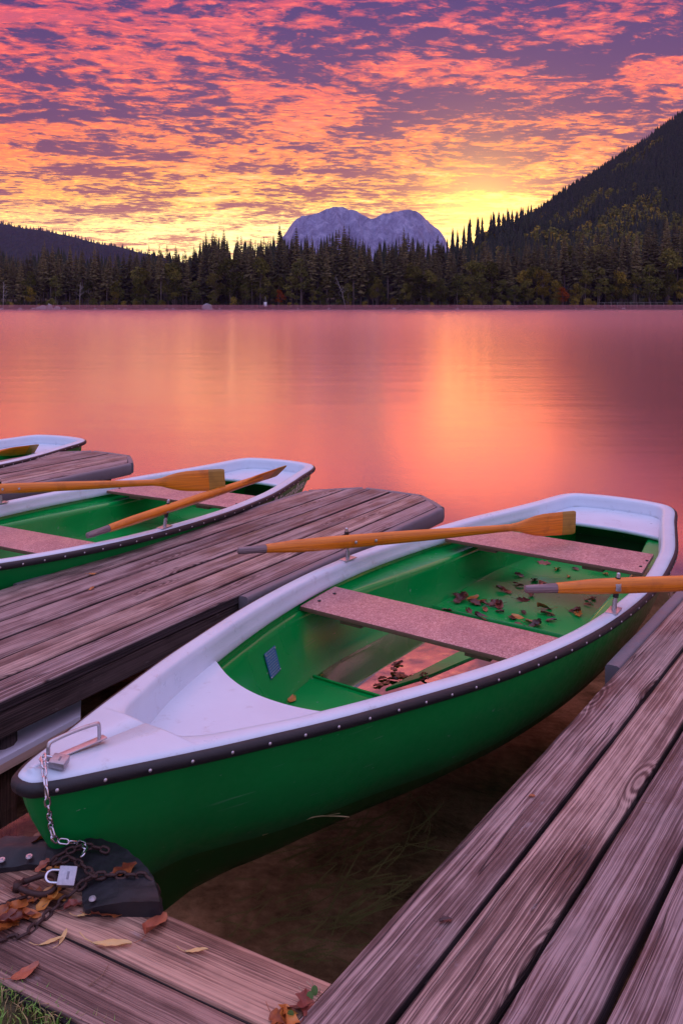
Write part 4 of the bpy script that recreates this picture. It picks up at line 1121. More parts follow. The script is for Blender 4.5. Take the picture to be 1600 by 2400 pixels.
make_landing()
LZ = .215

# pale reflection panel added for sky mirrored in the water below the middle jetty
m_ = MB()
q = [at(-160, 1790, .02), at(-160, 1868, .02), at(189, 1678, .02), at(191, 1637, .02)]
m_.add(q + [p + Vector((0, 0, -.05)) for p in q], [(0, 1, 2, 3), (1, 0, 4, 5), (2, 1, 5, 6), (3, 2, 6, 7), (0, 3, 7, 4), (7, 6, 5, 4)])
q = [at(287, 1586, .02), at(317, 1592, .02), at(430, 1530, .02), at(420, 1525, .02)]
M['float'] = simple('pale reflection panel', (.80, .78, .90), .12, 0, .08, 3)
fl = m_.build('reflection_panel', M['float'], smooth=False)
tag(fl, 'smooth pale panel added as a sky reflection at water level under the edge of the middle jetty', 'reflection panel')

# ------------------------------------------------------------------ boats
boat1 = make_boat(); pose(boat1, *B1, A1)
# moulded ribs standing out of the rain water in the well
b = MB()
def loc1(p): return P1.M.transposed() @ (p - P1.b)
for quad in (((905, 1612), (1085, 1522), (1118, 1534), (1010, 1580)),):
    q = [loc1(at(x, y, -.040)) for x, y in quad]; c = sum(q, Vector()) / 4
    b.add([p + Vector((0, 0, -.02)) + (p - c) * .06 for p in q] + q, [(0, 1, 5, 4), (1, 2, 6, 5), (2, 3, 7, 6), (3, 0, 4, 7), (4, 5, 6, 7)])
b.build('floor_rib', M['inner'], boat1, smooth=False)
# lettering on the near stern quarter
def letter_mesh(txt, size, shear=.22, spacing=1.0):
    cu = bpy.data.curves.new('lettering', 'FONT'); cu.body = txt; cu.size = size; cu.shear = shear; cu.space_character = spacing; cu.resolution_u = 4
    ob = bpy.data.objects.new('tmp', cu); COL.objects.link(ob); dg = bpy.context.evaluated_depsgraph_get(); dg.update()
    me = bpy.data.meshes.new_from_object(ob.evaluated_get(dg)); bpy.data.objects.remove(ob)
    vs = [v.co.copy() for v in me.vertices]; fs = [tuple(p.vertices) for p in me.polygons]; bpy.data.meshes.remove(me); return vs, fs
def hull_side(u, z):
    """outer surface point near (u,z) on the +w side, by searching the hull grid"""
    best = None
    t = max(0, min(1, z / (zr(u) - .012)))
    for i in range(NO - 1):
        a = hull_pt(i, t); b_ = hull_pt(i + 1, t)
        if a.x <= u <= b_.x and a.y > .05:
            k = (u - a.x) / max(1e-6, b_.x - a.x); return a.lerp(b_, k)
    return hull_pt(NO - 1, t)
def lettering(parent):
    m = MB(); x = 0
    vs, fs = letter_mesh('Ringmaier-Boote', .095); w1 = max(v.x for v in vs)
    vs2, fs2 = letter_mesh('.de', .055)
    s0 = 3.70; sc = (4.42 - s0) / (w1 + .10)
    allv = []; allf = []
    for v in vs: allv.append((v.x, v.y))
    allf += fs; b = len(allv)
    for v in vs2: allv.append((v.x + w1 + .012, v.y))
    allf += [tuple(i + b for i in f) for f in fs2]; b = len(allv)
    # round emblem: a disc cut by little leaf-like rays
    N = 16; ring = []
    for k in range(N):
        a0 = 2 * math.pi * k / N; a1 = a0 + 2 * math.pi / N * .72
        q = [(-.075 + r_ * math.cos(a), .032 + r_ * math.sin(a)) for r_, a in ((.016, a0), (.047, a0), (.047, a1), (.016, a1))]
        b = len(allv); allv += q; allf.append((b, b + 1, b + 2, b + 3))
    b = len(allv); allv += [(-.075 + .012 * math.cos(a * .785), .032 + .012 * math.sin(a * .785)) for a in range(8)]; allf.append(tuple(range(b, b + 8)))
    out = []
    for (x, y) in allv:
        u = s0 + x * sc; z = .110 + y * sc * 1.25 + (u - s0) * .01
        p = hull_side(u, z); p2 = hull_side(u + .01, z); tdir = (p2 - p).normalized(); nrm = Vector((-tdir.y, tdir.x, 0))
        p = p + Vector((0, .004, 0)) + nrm * .003
        out.append(Vector((p.x, -p.y, z)))
    m.add(out, [f for f in allf]); mt = simple('white lettering paint', (.85, .85, .88), .5)
    o = m.build('lettering', mt, parent, smooth=False)
lettering(boat1)
boat2 = copy_tree(boat1); pose(boat2, *B2, A2)
boat3 = copy_tree(boat1); pose(boat3, *B3, A3)
G = 'green rowing boats moored between the jetties'
tag(boat1, 'nearest green rowing boat with white rim, chained by its bow to the landing', 'rowing boat', G)
tag(boat2, 'green rowing boat in the middle distance left, with both oars laid inside', 'rowing boat', G)
tag(boat3, 'farthest rowing boat, only its white stern showing beyond the far jetty', 'rowing boat', G)

# standing rain water in the well of each boat
def bilge():
    m = MB(); rows = []
    for k in range(12):
        u = 1.700 + (2.755 - 1.700) * k / 11; w_ = .47
        rows.append([Vector((u, -w_ * j / 4, -.048)) for j in range(-4, 5)])
    m.grid(rows)
    mt, t, out = mat('bilge water'); co = objco(t)
    f = t.node('ShaderNodeLayerWeight'); f.inputs['Blend'].default_value = .5
    fac = t.math('POWER', f.outputs['Facing'], 1.7, clamp=True)
    g = t.node('ShaderNodeBsdfGlossy'); g.inputs['Roughness'].default_value = .01
    tr = t.node('ShaderNodeBsdfTransparent'); tr.inputs['Color'].default_value = (.50, .42, .25, 1)
    mx = t.node('ShaderNodeMixShader'); t.put(mx, 0, fac); t.l.new(tr.outputs[0], mx.inputs[1]); t.l.new(g.outputs[0], mx.inputs[2]); t.l.new(mx.outputs[0], out.inputs[0])
    return m.build('rain_water', mt, smooth=False)
bw = bilge(); pose(bw, *B1, A1)
tag(bw, 'still rain water pooled in the well of the nearest rowing boat', 'puddle', kind='stuff')
# ------------------------------------------------------------------ oars
def make_oar(Gp, Tp, pivot_t, label, up=Vector((0, 0, 1)), bolts=False, tipface=1.0):
    """oar from grip end Gp to blade tip Tp (world), blade face normal roughly across 'up'"""
    Gp, Tp = Vector(Gp), Vector(Tp); L = (Tp - Gp).length; d = (Tp - Gp).normalized()
    root = empty('oar', Gp); root.rotation_euler = (0, 0, 0)
    sd = d.cross(up).normalized(); u2 = sd.cross(d).normalized()     # u2 = height of blade, sd = thickness
    def ring(s, a, b, k=12, pw=.75, off=0):
        r = []
        for j in range(k):
            t = 2 * math.pi * j / k; c, s_ = math.cos(t), math.sin(t)
            r.append(d * s + sd * (a * math.copysign(abs(c) ** pw, c)) + u2 * (b * math.copysign(abs(s_) ** pw, s_) + off))
        return r
    def loft(tab, name, m, cap0=True, cap1=True, pw=.75):
        b = MB(); rows = [ring(s, a, h, 12, pw) for s, a, h in tab]
        b0 = b.grid(rows, True, lambda i, j: (tab[i][0], tab[i][2] * math.sin(j * .5236) + .3 * math.cos(j * .5236) * tab[i][1], 5.0), flip=True)
        if cap0: b.f.append(tuple(b0 + j for j in range(12))); b.mi.append(0)
        if cap1: e = b0 + (len(rows) - 1) * 12; b.f.append(tuple(e + j for j in range(12))[::-1]); b.mi.append(0)
        return b.build(name, m, root, auto=50)
    loft([(0, .011, .011), (.004, .0155, .0155), (.03, .0175, .0175), (.08, .018, .018), (.14, .020, .020)], 'grip', M['grip'], cap1=False, pw=1.0)
    bl = L - .46
    loft([(.14, .020, .020), (.18, .021, .022), (.30, .023, .031), (.5, .023, .0335), (.8, .023, .0325), (1.1, .0215, .029), (1.35, .019, .023), (bl - .1, .018, .020), (bl, .017, .020)], 'shaft', M['oar'], cap0=False, cap1=False)
    loft([(bl, .017, .020), (bl + .05, .015, .027), (bl + .10, .012, .042), (bl + .16, .009, .056), (bl + .22, .0075, .063), (bl + .36, .006, .067)], 'blade', M['oar'], cap0=False, cap1=False, pw=.6)
    loft([(bl + .36, .0062, .0672), (bl + .44, .0055, .068), (bl + .453, .005, .0655), (L, .004, .062)], 'blade_tip', M['oartip'], cap0=False, pw=.45)
    if bolts:
        b = MB()
        for s in (pivot_t, pivot_t + .115):
            c = d * s; b.tube([c + sd * .0215 , c + sd * .026, c + sd * .0275], [.008, .008, .004], 8); b.tube([c - sd * .0215, c - sd * .026, c - sd * .0275], [.008, .008, .004], 8)
        b.build('bolt', M['steel'], root, auto=40)
    tag(root, label, 'oar', 'wooden oars')
    return root
def atZ(x, y, Z): return Vector(((x - CX) * Z / FPX, Z, CAMZ - (y - YH) * Z / FPX))
def px(p): return (CX + FPX * p.x / p.y, YH + FPX * (CAMZ - p.z) / p.y)
def collar_at(P): return P.w(Vector((2.325, -(wo(2.325) - .032), zr(2.325) + .004)) + Vector((.12, -.10, 1)).normalized() * .105)
def far_pin(P): return P.w((2.29, wo(2.29) - .045 - .036, zr(2.29) + .10))
def solve(piv, tip, grip, z0, z1, inb):
    """oar through its pivot: choose how far off the blade lies so that the grip falls where the photo shows it"""
    best = None
    for k in range(200):
        T = atZ(*tip, z0 + (z1 - z0) * k / 199); d = (T - piv).normalized()
        for g in [inb[0] + (inb[1] - inb[0]) * q / 30 for q in range(31)]:
            G_ = piv - d * g; a = px(G_); e = (a[0] - grip[0]) ** 2 + (a[1] - grip[1]) ** 2
            if best is None or e < best[0]: best = (e, G_, T, g)
    return best
def solve_len(piv, tip, L):
    T = min((atZ(*tip, 4.8 + .004 * k) for k in range(900)), key=lambda t: abs((t - piv).length - L)); return 0, piv - (T - piv).normalized() * .6, T, .6
# nearest boat
e, Gn, Tn, g = solve(far_pin(P1), (1347, 1224), (557, 1287), 4.6, 6.5, (.45, .7))
make_oar(Gn, Tn, g, 'orange oar laid from the left rim of the nearest boat to its rear seat', bolts=True)
Pr = collar_at(P1); Gr = atZ(1229, 1381, Pr.y - .10); dr = (Pr - Gr).normalized()
make_oar(Gr, Gr + dr * 2.0, .4, 'orange oar at the right rim of the nearest boat, pointing out over the right jetty')
# second boat
e, Gn, Tn, g = solve_len(far_pin(P2), (527, 1124), 1.47)
make_oar(Gn, Tn, g, 'orange oar on the far rim of the middle boat, blade lying flat on view', bolts=True)
e, Gn, Tn, g = solve(collar_at(P2), (660, 1103), (199, 1241), 5.6, 8.0, (.3, .7))
make_oar(Gn, Tn, g, 'orange oar crossing the near rim of the middle boat with its blade over the stern', up=Vector((.55, -.35, .55)))
# far boat
Pc = P3.w((2.9, .12, .25)); Tc = P3.w((4.18, -.12, .20))
make_oar(Pc - (Tc - Pc).normalized() * .7, Tc, .6, 'oar lying inside the farthest boat, partly showing at the left edge', up=Vector((0.5, -.5, .8)))

# ------------------------------------------------------------------ chains, padlocks, tyre fender
def chain(name, pts, link_len, wr, m, label, wid=.62, jit=.25, cat='chain', group=None):
    P = cr(pts, 12); b = MB()
    seg = [0]
    for a, c in zip(P, P[1:]): seg.append(seg[-1] + (c - a).length)
    pitch = link_len - 2 * wr * 1.05; n = int(seg[-1] / pitch)
    def pos(s):
        s = max(0, min(seg[-1], s))
        for i in range(len(seg) - 1):
            if s <= seg[i + 1]: return P[i].lerp(P[i + 1], (s - seg[i]) / max(1e-9, seg[i + 1] - seg[i]))
        return P[-1]
    for k in range(n):
        c = pos((k + .5) * pitch); d = (pos((k + .9) * pitch) - pos((k + .1) * pitch)).normalized()
        up = Vector((0, 0, 1)) if abs(d.z) < .8 else Vector((.6, .8, 0))
        a1 = d.cross(up).normalized(); a2 = a1.cross(d)
        ang = (45 if k % 2 else -45) + R.uniform(-25, 25) * jit * 2
        if abs(d.z) > .6: ang = (90 if k % 2 else 0) + R.uniform(-20, 20)
        w_ = a1 * math.cos(rad(ang)) + a2 * math.sin(rad(ang))
        hl_ = link_len / 2 - wr; hw = link_len * wid / 2 - wr; st = hl_ - hw
        ring = []
        for q in range(14):
            if q < 7: t = -math.pi / 2 + math.pi * q / 6; ring.append(c + d * (st + hw * math.cos(t)) + w_ * (hw * math.sin(t)))
            else: t = math.pi / 2 + math.pi * (q - 7) / 6; ring.append(c + d * (-st + hw * math.cos(t)) + w_ * (hw * math.sin(t)))
        rows = []
        nn = d.cross(w_).normalized()
        for q in range(14):
            t_ = (ring[(q + 1) % 14] - ring[q - 1]).normalized(); o_ = t_.cross(nn).normalized()
            rows.append([ring[q] + (o_ * math.cos(x * 1.0472) + nn * math.sin(x * 1.0472)) * wr for x in range(6)])
        rows.append(rows[0])
        b.grid(rows, True)
    o = b.build(name, m); tag(o, label, cat, group); return o
zb = zr(.1)
hl0 = P1.w((.048, .012, zb + .016))
padtop = LZ + .03
c0 = at(143, 1930 + 35, .235)
chain('chain', [atZ(102, 1768, 2.075), atZ(103, 1797, 2.035), atZ(107, 1832, 2.0), atZ(110, 1862, 1.985), atZ(115, 1900, 2.0), atZ(121, 1940, 2.045), atZ(125, 1955, 2.04), atZ(131, 1968, 2.05), atZ(150, 1972, 2.05), at(185, 1976, .264), at(200, 1985, .268), at(194, 2004, .268), at(178, 2022, .264)], .030, .0026, M['chrome'],
      'shiny steel chain hanging from the bow handle of the nearest boat', .56)
G2 = 'rusty mooring chains on the landing'
chain('chain', [at(-40, 2222, .216), at(10, 2205, .216), at(60, 2190, .218), at(105, 2150, .218), at(150, 2110, .220), at(180, 2085, .232), at(212, 2058, .250), at(240, 2052, .252), at(290, 2052, .250), at(340, 2055, .246), at(358, 2068, .238), at(370, 2095, .20), at(374, 2125, .15)], .031, .0037, M['rust'],
      'long rusty chain running diagonally over the landing and across the black rubber', .66, group=G2)
chain('chain', [at(225, 2055, .256), at(195, 2030, .256), at(165, 2012, .256), at(140, 2022, .250), at(115, 2032, .236), at(135, 2008, .254), at(160, 1995, .262), at(200, 1984, .262), at(240, 1990, .258), at(268, 2002, .250)], .028, .0034, M['rust'],
      'loop of rusty chain heaped round the padlock on the black rubber', .66, .6, group=G2)
chain('chain', [at(-30, 2130, .216), at(20, 2118, .218), at(60, 2105, .220), at(95, 2096, .220), at(130, 2088, .222), at(160, 2078, .226)], .028, .0034, M['rust'],
      'short rusty chain from the left edge to the large iron shackle', .66, .5, group=G2)

def padlock(name, c, fx, fy, fz, w, h, t, label, open_=False):
    """body in plane fx,fy with thickness along fz; shackle towards +fy"""
    root = empty(name, c); fy = Vector(fy).normalized(); fz = Vector(fz); fz = (fz - fy * fz.dot(fy)).normalized(); fx = fy.cross(fz)
    Rm = Matrix((fx, fy, fz)).transposed()
    b = MB(); b.box((0, 0, 0), w / 2, h / 2, t / 2, Rm, .003); bd = b.build('body', M['brass'], root, auto=30)
    b = MB(); pts = [(-w * .32, h * .4), (-w * .32, h * .75), (-w * .30, h * .95), (-w * .18, h * 1.12), (0, h * 1.18), (w * .18, h * 1.12), (w * .30, h * .95), (w * .32, h * .75), (w * .32, h * .4)]
    b.tube([fx * a + fy * q for a, q in cr2(pts)], w * .085, 8); b.build('shackle', M['chrome'], root)
    b = MB(); b.box(fz * (t / 2) - fy * (h * .05) , w * .20, h * .07, .0006, Rm, .0002); b.build('stamp', M['stamp'], root)
    tag(root, label, 'padlock', 'padlocks on the mooring chain'); return root
def cr2(ps): return [(p.x, p.y) for p in cr([(a, b, 0) for a, b in ps], 3)]
M['stamp'] = simple('engraved oval mark', (.22, .20, .23), .5, .6, .4, 300)
# large silver lock lying on the rubber
f1 = (at(178, 2045, .24) - at(140, 2036, .24)).normalized()
padlock('padlock', at(158, 2055, .252) , (.18, -.28, .2), (-.95, -.12, .12), (.1, -.62, .78), .040, .040, .019, 'larger silver padlock with its round shackle lying on the landing')
padlock('padlock', P1.w((.045, -.034, zb + .026)), (.2, .9, -.05), (-.95, .1, .1), (.2, -.15, .97), .036, .040, .017, 'smaller padlock locked to the bow handle of the nearest boat')
# iron shackle
b = MB(); c = at(88, 2085, .225)
pts = [c + Vector((.045 * math.cos(a) * 1.0, .030 * math.sin(a) , .012 + .006 * math.sin(a * 2))) for a in [rad(x) for x in range(-150, 151, 20)]]
b.tube(pts, .0062, 8); b.tube([pts[0] + Vector((0, -.008, 0)), pts[-1] + Vector((0, .008, 0))], .005, 8)
b.tube([pts[0] - Vector((.003, 0, .009)), pts[0] + Vector((.0, 0, .009))], .010, 8)
tag(b.build('shackle', M['rust']), 'thick rusty iron shackle linked through the larger padlock', 'shackle')

# piece of tyre nailed over the landing edge
def prism(mb, poly, zt, th, bev=.004):
    n = len(poly); c = sum(poly, Vector()) / n
    top = [Vector((p.x, p.y, zt + p.z)) for p in poly]
    ins = [Vector((p.x + (c.x - p.x) * .02, p.y + (c.y - p.y) * .02, p.z)) for p in top]
    vs = [p + Vector((0, 0, -th)) for p in top] + [p + Vector((0, 0, -bev)) for p in top] + [Vector((p.x, p.y, p.z)) for p in ins]
    fs = [(i, (i + 1) % n, n + (i + 1) % n, n + i) for i in range(n)] + [(n + i, n + (i + 1) % n, 2 * n + (i + 1) % n, 2 * n + i) for i in range(n)]
    return mb.add(vs, fs)
def tyre():
    root = empty('tyre_fender', (0, 0, 0))
    # ring section: inner and outer arcs read in the plane of the landing, then given thickness, crown and tread blocks
    oz = .232
    outer = [(-60, 1975), (-10, 1976), (40, 1974), (95, 1972), (130, 1972), (165, 1970), (205, 1974), (250, 1984), (290, 2002), (325, 2028), (350, 2056), (366, 2090), (376, 2130)]
    inner = [(-60, 2045), (-10, 2036), (40, 2030), (85, 2026), (120, 2032), (150, 2042), (172, 2056), (186, 2070), (192, 2082), (193, 2098), (194, 2112), (196, 2124), (200, 2134)]
    O = cr([at(x, y, oz) for x, y in outer], 4); I = cr([at(x, y, LZ + .012) for x, y in inner], 4)
    b = MB(); rows = []
    for k, (o_, i_) in enumerate(zip(O, I)):
        drop = Vector((0, 0, 0)); r = []
        for a in range(9):
            t = a / 8; p = i_.lerp(o_, t)
            hgt = .020 * math.sin(min(1, t * 1.25) * math.pi * .62) + (.003 if t > .8 and (k % 3 == 0) else 0)
            p = Vector((p.x, p.y, LZ + .012 + hgt + .004 * mnoise.noise(Vector((k * .35, a * .8, 2)))))
            r.append(p)
        ou = (o_ - i_).normalized()
        e = r[-1]; tread = .006 if k % 3 else -.002
        r += [e + ou * tread + Vector((0, 0, -.008)), e + ou * (tread + .004) + Vector((0, 0, -.03)), e + ou * .0 + Vector((0, 0, -.08))]
        r = [i_ + Vector((0, 0, -.012))] + r
        rows.append(r)
    b.grid(rows)
    b.f.append(tuple(range((len(rows) - 1) * 13, len(rows) * 13))[::-1]); b.mi.append(0)
    o = b.build('tread_strip', M['rubber'], root, auto=38)
    w0 = None
    for (x, y) in ((5, 2016), (69, 2008), (217, 2107)):
        m = MB(); m.tube([(0, 0, 0), (0, 0, .003)], [.0085, .0075], 12); m.tube([(0, 0, .003), (0, 0, .0055)], [.0035, .0028], 8)
        s = m.build('washer_screw', M['screw'], root, auto=30); p = at(x, y, LZ + .026); s.location = p
    tag(root, 'cut strip of black tyre screwed over the edge of the landing', 'tyre fender')
tyre()

# ------------------------------------------------------------------ leaves, seeds, twigs
def leaf_mesh(seed, L=.06, Wd=.036, curl=.5, lobes=0):
    r = random.Random(seed); b = MB(); n = 9; rows = []
    for i in range(n):
        t = i / (n - 1); w_ = Wd / 2 * (math.sin(math.pi * min(1, t * .94 + .03)) ** .7) * (1 + lobes * .35 * math.sin(t * 17 + seed)) * (1 + r.uniform(-.12, .12))
        row = []
        for j in range(-3, 4):
            q = j / 3; z = curl * Wd * (abs(q) ** 1.6) * (.5 + .5 * math.sin(t * 3 + seed)) + .12 * L * math.sin(t * math.pi + seed) * curl + r.uniform(-1, 1) * .0012
            row.append(Vector(((t - .5) * L, q * w_ * (1 - .18 * curl * abs(q)), z)))
        rows.append(row)
    b.grid(rows)
    b.tube([(-.5 * L, 0, 0), (-.68 * L, .003, .001), (-.86 * L, .008, .004)], .0007, 4)
    mn = min(v[2] for v in b.v); b.v = [(x, y, z - mn) for x, y, z in b.v]
    return b
LM = {}
def leaf(kind, p, sz=1.0, yaw=None, tilt=0.0, label=None, group=None, name='fallen_leaf', cat='leaf'):
    key = kind
    if key not in LM:
        typ, sd = kind
        if typ in ('leaf', 'leafdark'): mb = leaf_mesh(sd, .06, .036, .16 + .12 * (sd % 3), sd % 2)
        elif typ == 'seed': mb = leaf_mesh(sd, .042, .010, .15, 0)
        me_o = mb.build('fallen_leaf', M[typ]); me_o.data.transform(Matrix.Scale(1.25, 4)); LM[key] = me_o.data; bpy.data.objects.remove(me_o)
    o = bpy.data.objects.new(name, LM[key]); COL.objects.link(o)
    o.location = p; o.rotation_euler = (tilt, R.uniform(-.1, .1), yaw if yaw is not None else R.uniform(0, 6.28)); o.scale = (sz, sz, sz * R.uniform(.8, 1.2))
    tag(o, label, cat, group); return o
GL = 'fallen leaves on the landing'
L_ = LZ + .002
for (x, y, k, sz, yaw, z, lb) in [
    (252, 2145, ('leaf', 1), .95, .1, L_, 'broad orange leaf with a long stalk just below the tyre strip'),
    (365, 2168, ('leafdark', 2), 1.0, 1.2, L_, 'dull brown twisted leaf right of the orange leaf on the landing'),
    (290, 2038, ('leaf', 3), .85, .6, .250, 'orange leaf stuck upright on the black tyre strip beside the chain'),
    (82, 1976, ('leaf', 5), .80, .2, .236, 'golden brown leaf on the outer rim of the landing under the bow'),
    (60, 2282, ('leafdark', 4), .75, .7, L_, 'small dark red leaf alone near the grass edge of the landing'),
    (50, 2130, ('leaf', 7), 1.0, 1.2, L_, 'crumpled orange leaf against the rusty chain at the left, the upper one'),
    (42, 2158, ('leaf', 1), 1.0, .5, L_, 'crumpled orange leaf against the rusty chain at the left, the lower one'),
    (78, 2098, ('leaf', 3), .8, .0, L_ + .003, 'yellow brown leaf below the iron shackle'),
    (118, 2112, ('leaf', 5), .95, 1.0, L_, 'ragged orange leaf between the two rusty chains'),
    (140, 2108, ('leaf', 2), .7, .4, L_, 'small reddish leaf touching the diagonal rusty chain'),
    (15, 2180, ('leaf', 7), .9, .9, L_, 'orange leaf half covered by the chain at the left edge'),
    (48, 2080, ('leaf', 4), .55, .2, L_, 'small pale orange leaf left of the shackle'),
    (172, 2125, ('leafdark', 7), .6, .8, L_, 'small dry leaf beside the corner of the black rubber'),
    (100, 2034, ('leafdark', 5), .5, .8, .24, 'tiny dark red leaf against the loop of chain'),
    (130, 2042, ('leaf', 1), .55, .3, .236, 'small orange leaf seen through the padlock shackle'),
    (338, 2118, ('leafdark', 1), .35, .3, L_, 'tiny red leaf bit at the lower edge of the tyre strip'),
    (75, 2146, ('leaf', 2), .55, .2, L_, 'little bright orange leaf above the lowest chain'),
    (5, 2145, ('leaf', 5), .6, .9, L_, 'orange leaf cut by the left edge of the photo')]:
    leaf(k, at(x, y, z), sz, yaw, R.uniform(-.15, .15), lb, GL)
for (x, y, sz, yaw, lb) in [(120, 2208, .95, .35, 'long pale maple seed wing on the landing'), (149, 2196, .8, 1.5, 'short upright pale seed wing beside the long one'), (460, 2229, .95, -.05, 'pale seed wing on the outer board of the landing'),
                        (202, 2144, .8, .2, 'yellow needle spray next to the broad orange leaf'), (262, 2214, 1.6, .05, 'long yellow needle spray in the middle of the landing')]:
    leaf(('seed', 11), at(x, y, L_), sz, yaw, 0, lb, 'seeds and sprays on the landing', 'seed_wing' if 'seed' in lb else 'needle_spray', 'seed' if 'seed' in lb else 'needle spray')
def twig(p0, p1, r, label, m='twig', bend=.006):
    b = MB(); p0, p1 = Vector(p0), Vector(p1); mid = p0.lerp(p1, .5) + Vector((bend, -bend, .002)); b.tube(cr([p0, mid, p1], 4), [r * (1 - .05 * k) for k in range(9)], 5)
    tag(b.build('twig', M[m]), label, 'twig', 'twigs on the landing')
twig(at(208, 2310, L_ + .001), at(255, 2262, L_ + .001), .0011, 'thin straw coloured twig on the inner landing board')
twig(at(230, 2324, L_ + .001), at(266, 2295, L_ + .001), .0007, 'finer curved twig beside the straw coloured one')
twig(at(100, 2125, L_ + .003), at(140, 2085, L_ + .006), .0009, 'thin stalk standing among the leaves by the padlock')
twig(at(1501, 1879, .224), at(1533, 1885, .224), .0008, 'single brown needle lying across the gap of the right jetty')
GJ = 'leaf bits on the jetties'
leaf(('leaf', 3), at(217, 1345, .224), .55, .6, 0, 'small orange leaf on the middle jetty nearer its far edge', GJ)
leaf(('leaf', 5), at(215, 1381, .224), .42, 1.1, 0, 'small orange leaf in the gap of the middle jetty, second from the far edge', GJ)
leaf(('leaf', 7), at(1246, 1866, .224), .26, .3, 0, 'tiny orange leaf bit on the outer plank of the right jetty', GJ)
leaf(('leafdark', 7), at(1044, 2158, .224), .40, .2, 0, 'small crimson leaf bit in the knot of the right jetty', GJ)
leaf(('leafdark', 3), at(1135, 1750, -.30), 1.0, .2, 0, 'single red brown leaf on the lake bed beside the hull', None)
# leaves inside the nearest boat
GB = 'wet leaves on the boat floor'
spots = [(1072, 1400), (1090, 1395), (1108, 1402), (1076, 1409), (1120, 1408), (1112, 1415), (1156, 1408), (1160, 1418), (1136, 1417), (1168, 1421), (1170, 1434), (1136, 1430), (1098, 1437), (1130, 1448), (1212, 1446), (1225, 1437), (1200, 1448), (1045, 1431), (1214, 1463), (1253, 1468), (1248, 1462), (1270, 1370), (1305, 1335), (1348, 1334), (1274, 1320), (1331, 1352), (1252, 1360), (1210, 1368), (1216, 1374), (1245, 1396), (1225, 1406), (1176, 1385), (1192, 1388), (1380, 1407), (1390, 1402), (1375, 1417), (1346, 1434), (1355, 1441), (1418, 1346), (1216, 1350), (1283, 1440), (1290, 1455), (1275, 1427)]
for i, (x, y) in enumerate(spots):
    big = R.random()
    leaf(('leafdark' if R.random() < .62 else 'leaf', R.choice((1, 2, 3, 4, 5, 7))), at(x, y, -.030), .55 + .75 * big ** 1.5, None, R.uniform(-.25, .25), 'wet brown leaf on the green floor behind the middle seat of the nearest boat', GB)
for i in range(11):
    x, y = 905 + R.uniform(-30, 34), 1586 + R.uniform(-34, 26)
    leaf(('leafdark', R.choice((1, 2, 3, 4, 5, 7))), at(x, y, -.047), .45 + .4 * R.random(), None, R.uniform(-.12, .12), 'soaked brown leaf in the rain water of the nearest boat', 'soaked leaves in the rain water')
for i in range(10):
    x, y = 960 + R.uniform(-15, 40), 1588 + R.uniform(-10, 8)
    leaf((R.choice(('leafdark', 'leaf')), R.choice((1, 2, 3, 4, 5, 7))), at(x, y, -.046), .4 + .3 * R.random(), None, R.uniform(-.12, .12), 'soaked brown leaf in the rain water of the nearest boat', 'soaked leaves in the rain water')
leaf(('leaf', 4), at(684, 1640, -.036), .75, 1.3, 0, 'olive yellow leaf at the foot of the bow wall inside the nearest boat')
leaf(('leaf', 2), at(755, 1583, -.036), .35, 1.3, 0, 'tiny orange leaf by the pale patch on the bow floor inside the nearest boat')
leaf(('leafdark', 2), at(828, 1344, .20), .4, .4, 0, 'tiny leaf on the green side ledge by the middle seat of the nearest boat')

# ------------------------------------------------------------------ grass and weeds
def grass():
    b = MB(); d = Vector((.886, -.464, 0)); n = Vector((-.464, -.886, 0)); o = at(0, 2296, .20)
    cols = []
    for k in range(2600):
        a = R.uniform(-.35, .30); c = R.uniform(.005, .34) ** 1.0
        if R.random() < .25: c = R.uniform(-.012, .03)
        p = o + d * a + n * c; p.z = .188; h = R.uniform(.012, .042); w_ = R.uniform(.0008, .0020); yaw = R.uniform(0, 6.28); ln = R.uniform(.2, 1.1)
        dx = Vector((math.cos(yaw), math.sin(yaw), 0)); sx_ = Vector((-dx.y, dx.x, 0)) * w_
        q = [p, p + dx * h * ln * .3 + Vector((0, 0, h * .6)), p + dx * h * ln * .9 + Vector((0, 0, h * (1 - .3 * ln)))]
        mi = 0 if R.random() < .7 else 1
        b.add([q[0] - sx_, q[0] + sx_, q[1] + sx_ * .8, q[1] - sx_ * .8, q[2]], [(0, 1, 2, 3), (3, 2, 4)], mi=mi)
    g1 = simple('grass blade', (.15, .30, .04), .5, 0, .5, 30); g2 = simple('dry grass blade', (.33, .25, .10), .6, 0, .3, 30)
    tag(b.build('grass', [g1, g2], smooth=False), 'short damp grass in the bottom left corner behind the landing', 'grass', kind='stuff')
grass()
M['sprout'] = simple('sprout green', (.10, .20, .05), .5); M['straw'] = simple('straw', (.5, .42, .28), .6)
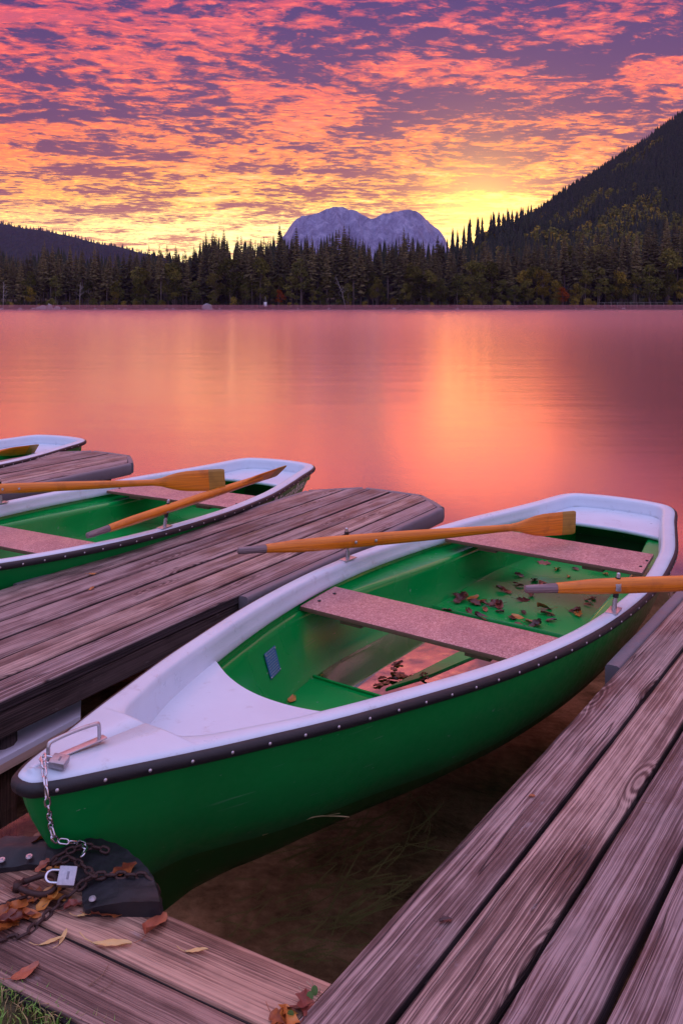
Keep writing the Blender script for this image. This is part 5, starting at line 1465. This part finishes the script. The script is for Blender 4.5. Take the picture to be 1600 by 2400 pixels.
def sprout():
    root = empty('weed_tuft', at(705, 2340, .20))
    b = MB(); o = root.location
    for (x, y, z, x2, y2, z2) in ((742, 2322, .21, 725, 2290, .26), (744, 2326, .21, 718, 2300, .24), (748, 2326, .21, 751, 2312, .25), (716, 2338, .21, 700, 2312, .24), (716, 2340, .21, 690, 2328, .23), (1175, 2395, .19, 1172, 2376, .23), (1176, 2396, .19, 1185, 2380, .22)):
        if x < 1000: b.tube([at(x, y, z) - o, at(x2, y2, z2) - o], [.0012, .0004], 4)
    b.build('stem', M['straw'], root)
    for (x, y, m) in ((737, 2322, 'sprout'), (726, 2336, 'sprout'), (681, 2380, 'sprout')):
        b = MB(); c = at(x, y, .222) - o
        b.add([c + Vector((.007 * math.cos(a * .785), .002 * math.sin(a * .785), .009 * math.sin(a * .785))) for a in range(8)], [tuple(range(8))]); b.add([c + Vector((.007 * math.cos(a * .785), .002 * math.sin(a * .785) + .001, .009 * math.sin(a * .785))) for a in range(8)], [tuple(range(8))[::-1]]); b.build('leaf', M[m], root)
    tag(root, 'small green and straw weed tuft where the landing meets the right jetty', 'weed')
sprout()
for (x, y, k, sz, lb) in ((715, 2352, 3, .8, 'dark red curled leaf at the weed tuft between landing and jetty'), (670, 2392, 1, .9, 'orange leaf at the bottom edge left of the right jetty'), (655, 2390, 5, .7, 'smaller orange leaf at the bottom edge beside the larger one'), (700, 2362, 4, .6, 'wine red leaf pressed against the right jetty edge')):
    leaf(('leafdark' if 'red' in lb else 'leaf', k), at(x, y, LZ + .006), sz, None, .5, lb, GL)
leaf(('leafdark', 3), at(150, 2380, .18), .9, .2, .4, 'large brown leaf lying in the grass')
leaf(('leaf', 1), at(62, 2372, .18), .6, .2, .4, 'small orange leaf lying in the grass')

# reed stalk floating along the hull
b = MB(); b.tube(cr([at(615, 1957, .004), at(690, 1930, .006), at(740, 1914, .012), at(790, 1913, .03), at(818, 1915, .02)], 4), .0018, 5); b.tube([at(755, 1913, .012), at(797, 1906, .06)], [.0012, .0005], 4)
tag(b.build('reed_stalk', M['reed']), 'pale dry reed stalk floating beside the hull of the nearest boat', 'reed')

# water weed under the surface
def weeds():
    b = MB(); mw = 0
    for k in range(150):
        x = R.gauss(760, 150); y = R.uniform(1930, 2270)
        if x > 700 + (2300 - y) * 1.1 or x < 400: continue
        bz = -.30 - R.uniform(0, .1); p = at(x, y, bz); yaw = R.uniform(-.6, 1.2); L = R.uniform(.08, .28); n = int(L / .010); d = Vector((math.cos(yaw), math.sin(yaw), R.uniform(.0, .5))).normalized(); pts = []
        q = p
        for i in range(n):
            d = (d + Vector((R.uniform(-.12, .12), R.uniform(-.12, .12), R.uniform(-.06, .06)))).normalized(); q = q + d * .010; q = Vector((q.x, q.y, min(q.z, -.03))); pts.append(q)
        if len(pts) < 3: continue
        b.tube(pts, .0012, 4, cap=False)
        for i, c in enumerate(pts):
            sz = .010 * (1 - .5 * i / len(pts))
            for a in range(5):
                t = a * 1.257 + i; e = Vector((math.cos(t), math.sin(t) * .6, math.sin(t) * .8)); s2 = d * .0011
                b.add([c - s2, c + s2, c + e * sz + d * .003], [(0, 1, 2)])
    mt = simple('water weed', (.16, .19, .08), .7, 0, .45, 25)
    tag(b.build('water_weed', mt, smooth=False), 'feathery water weed on the shallow lake bed', 'water weed', kind='stuff')
weeds()
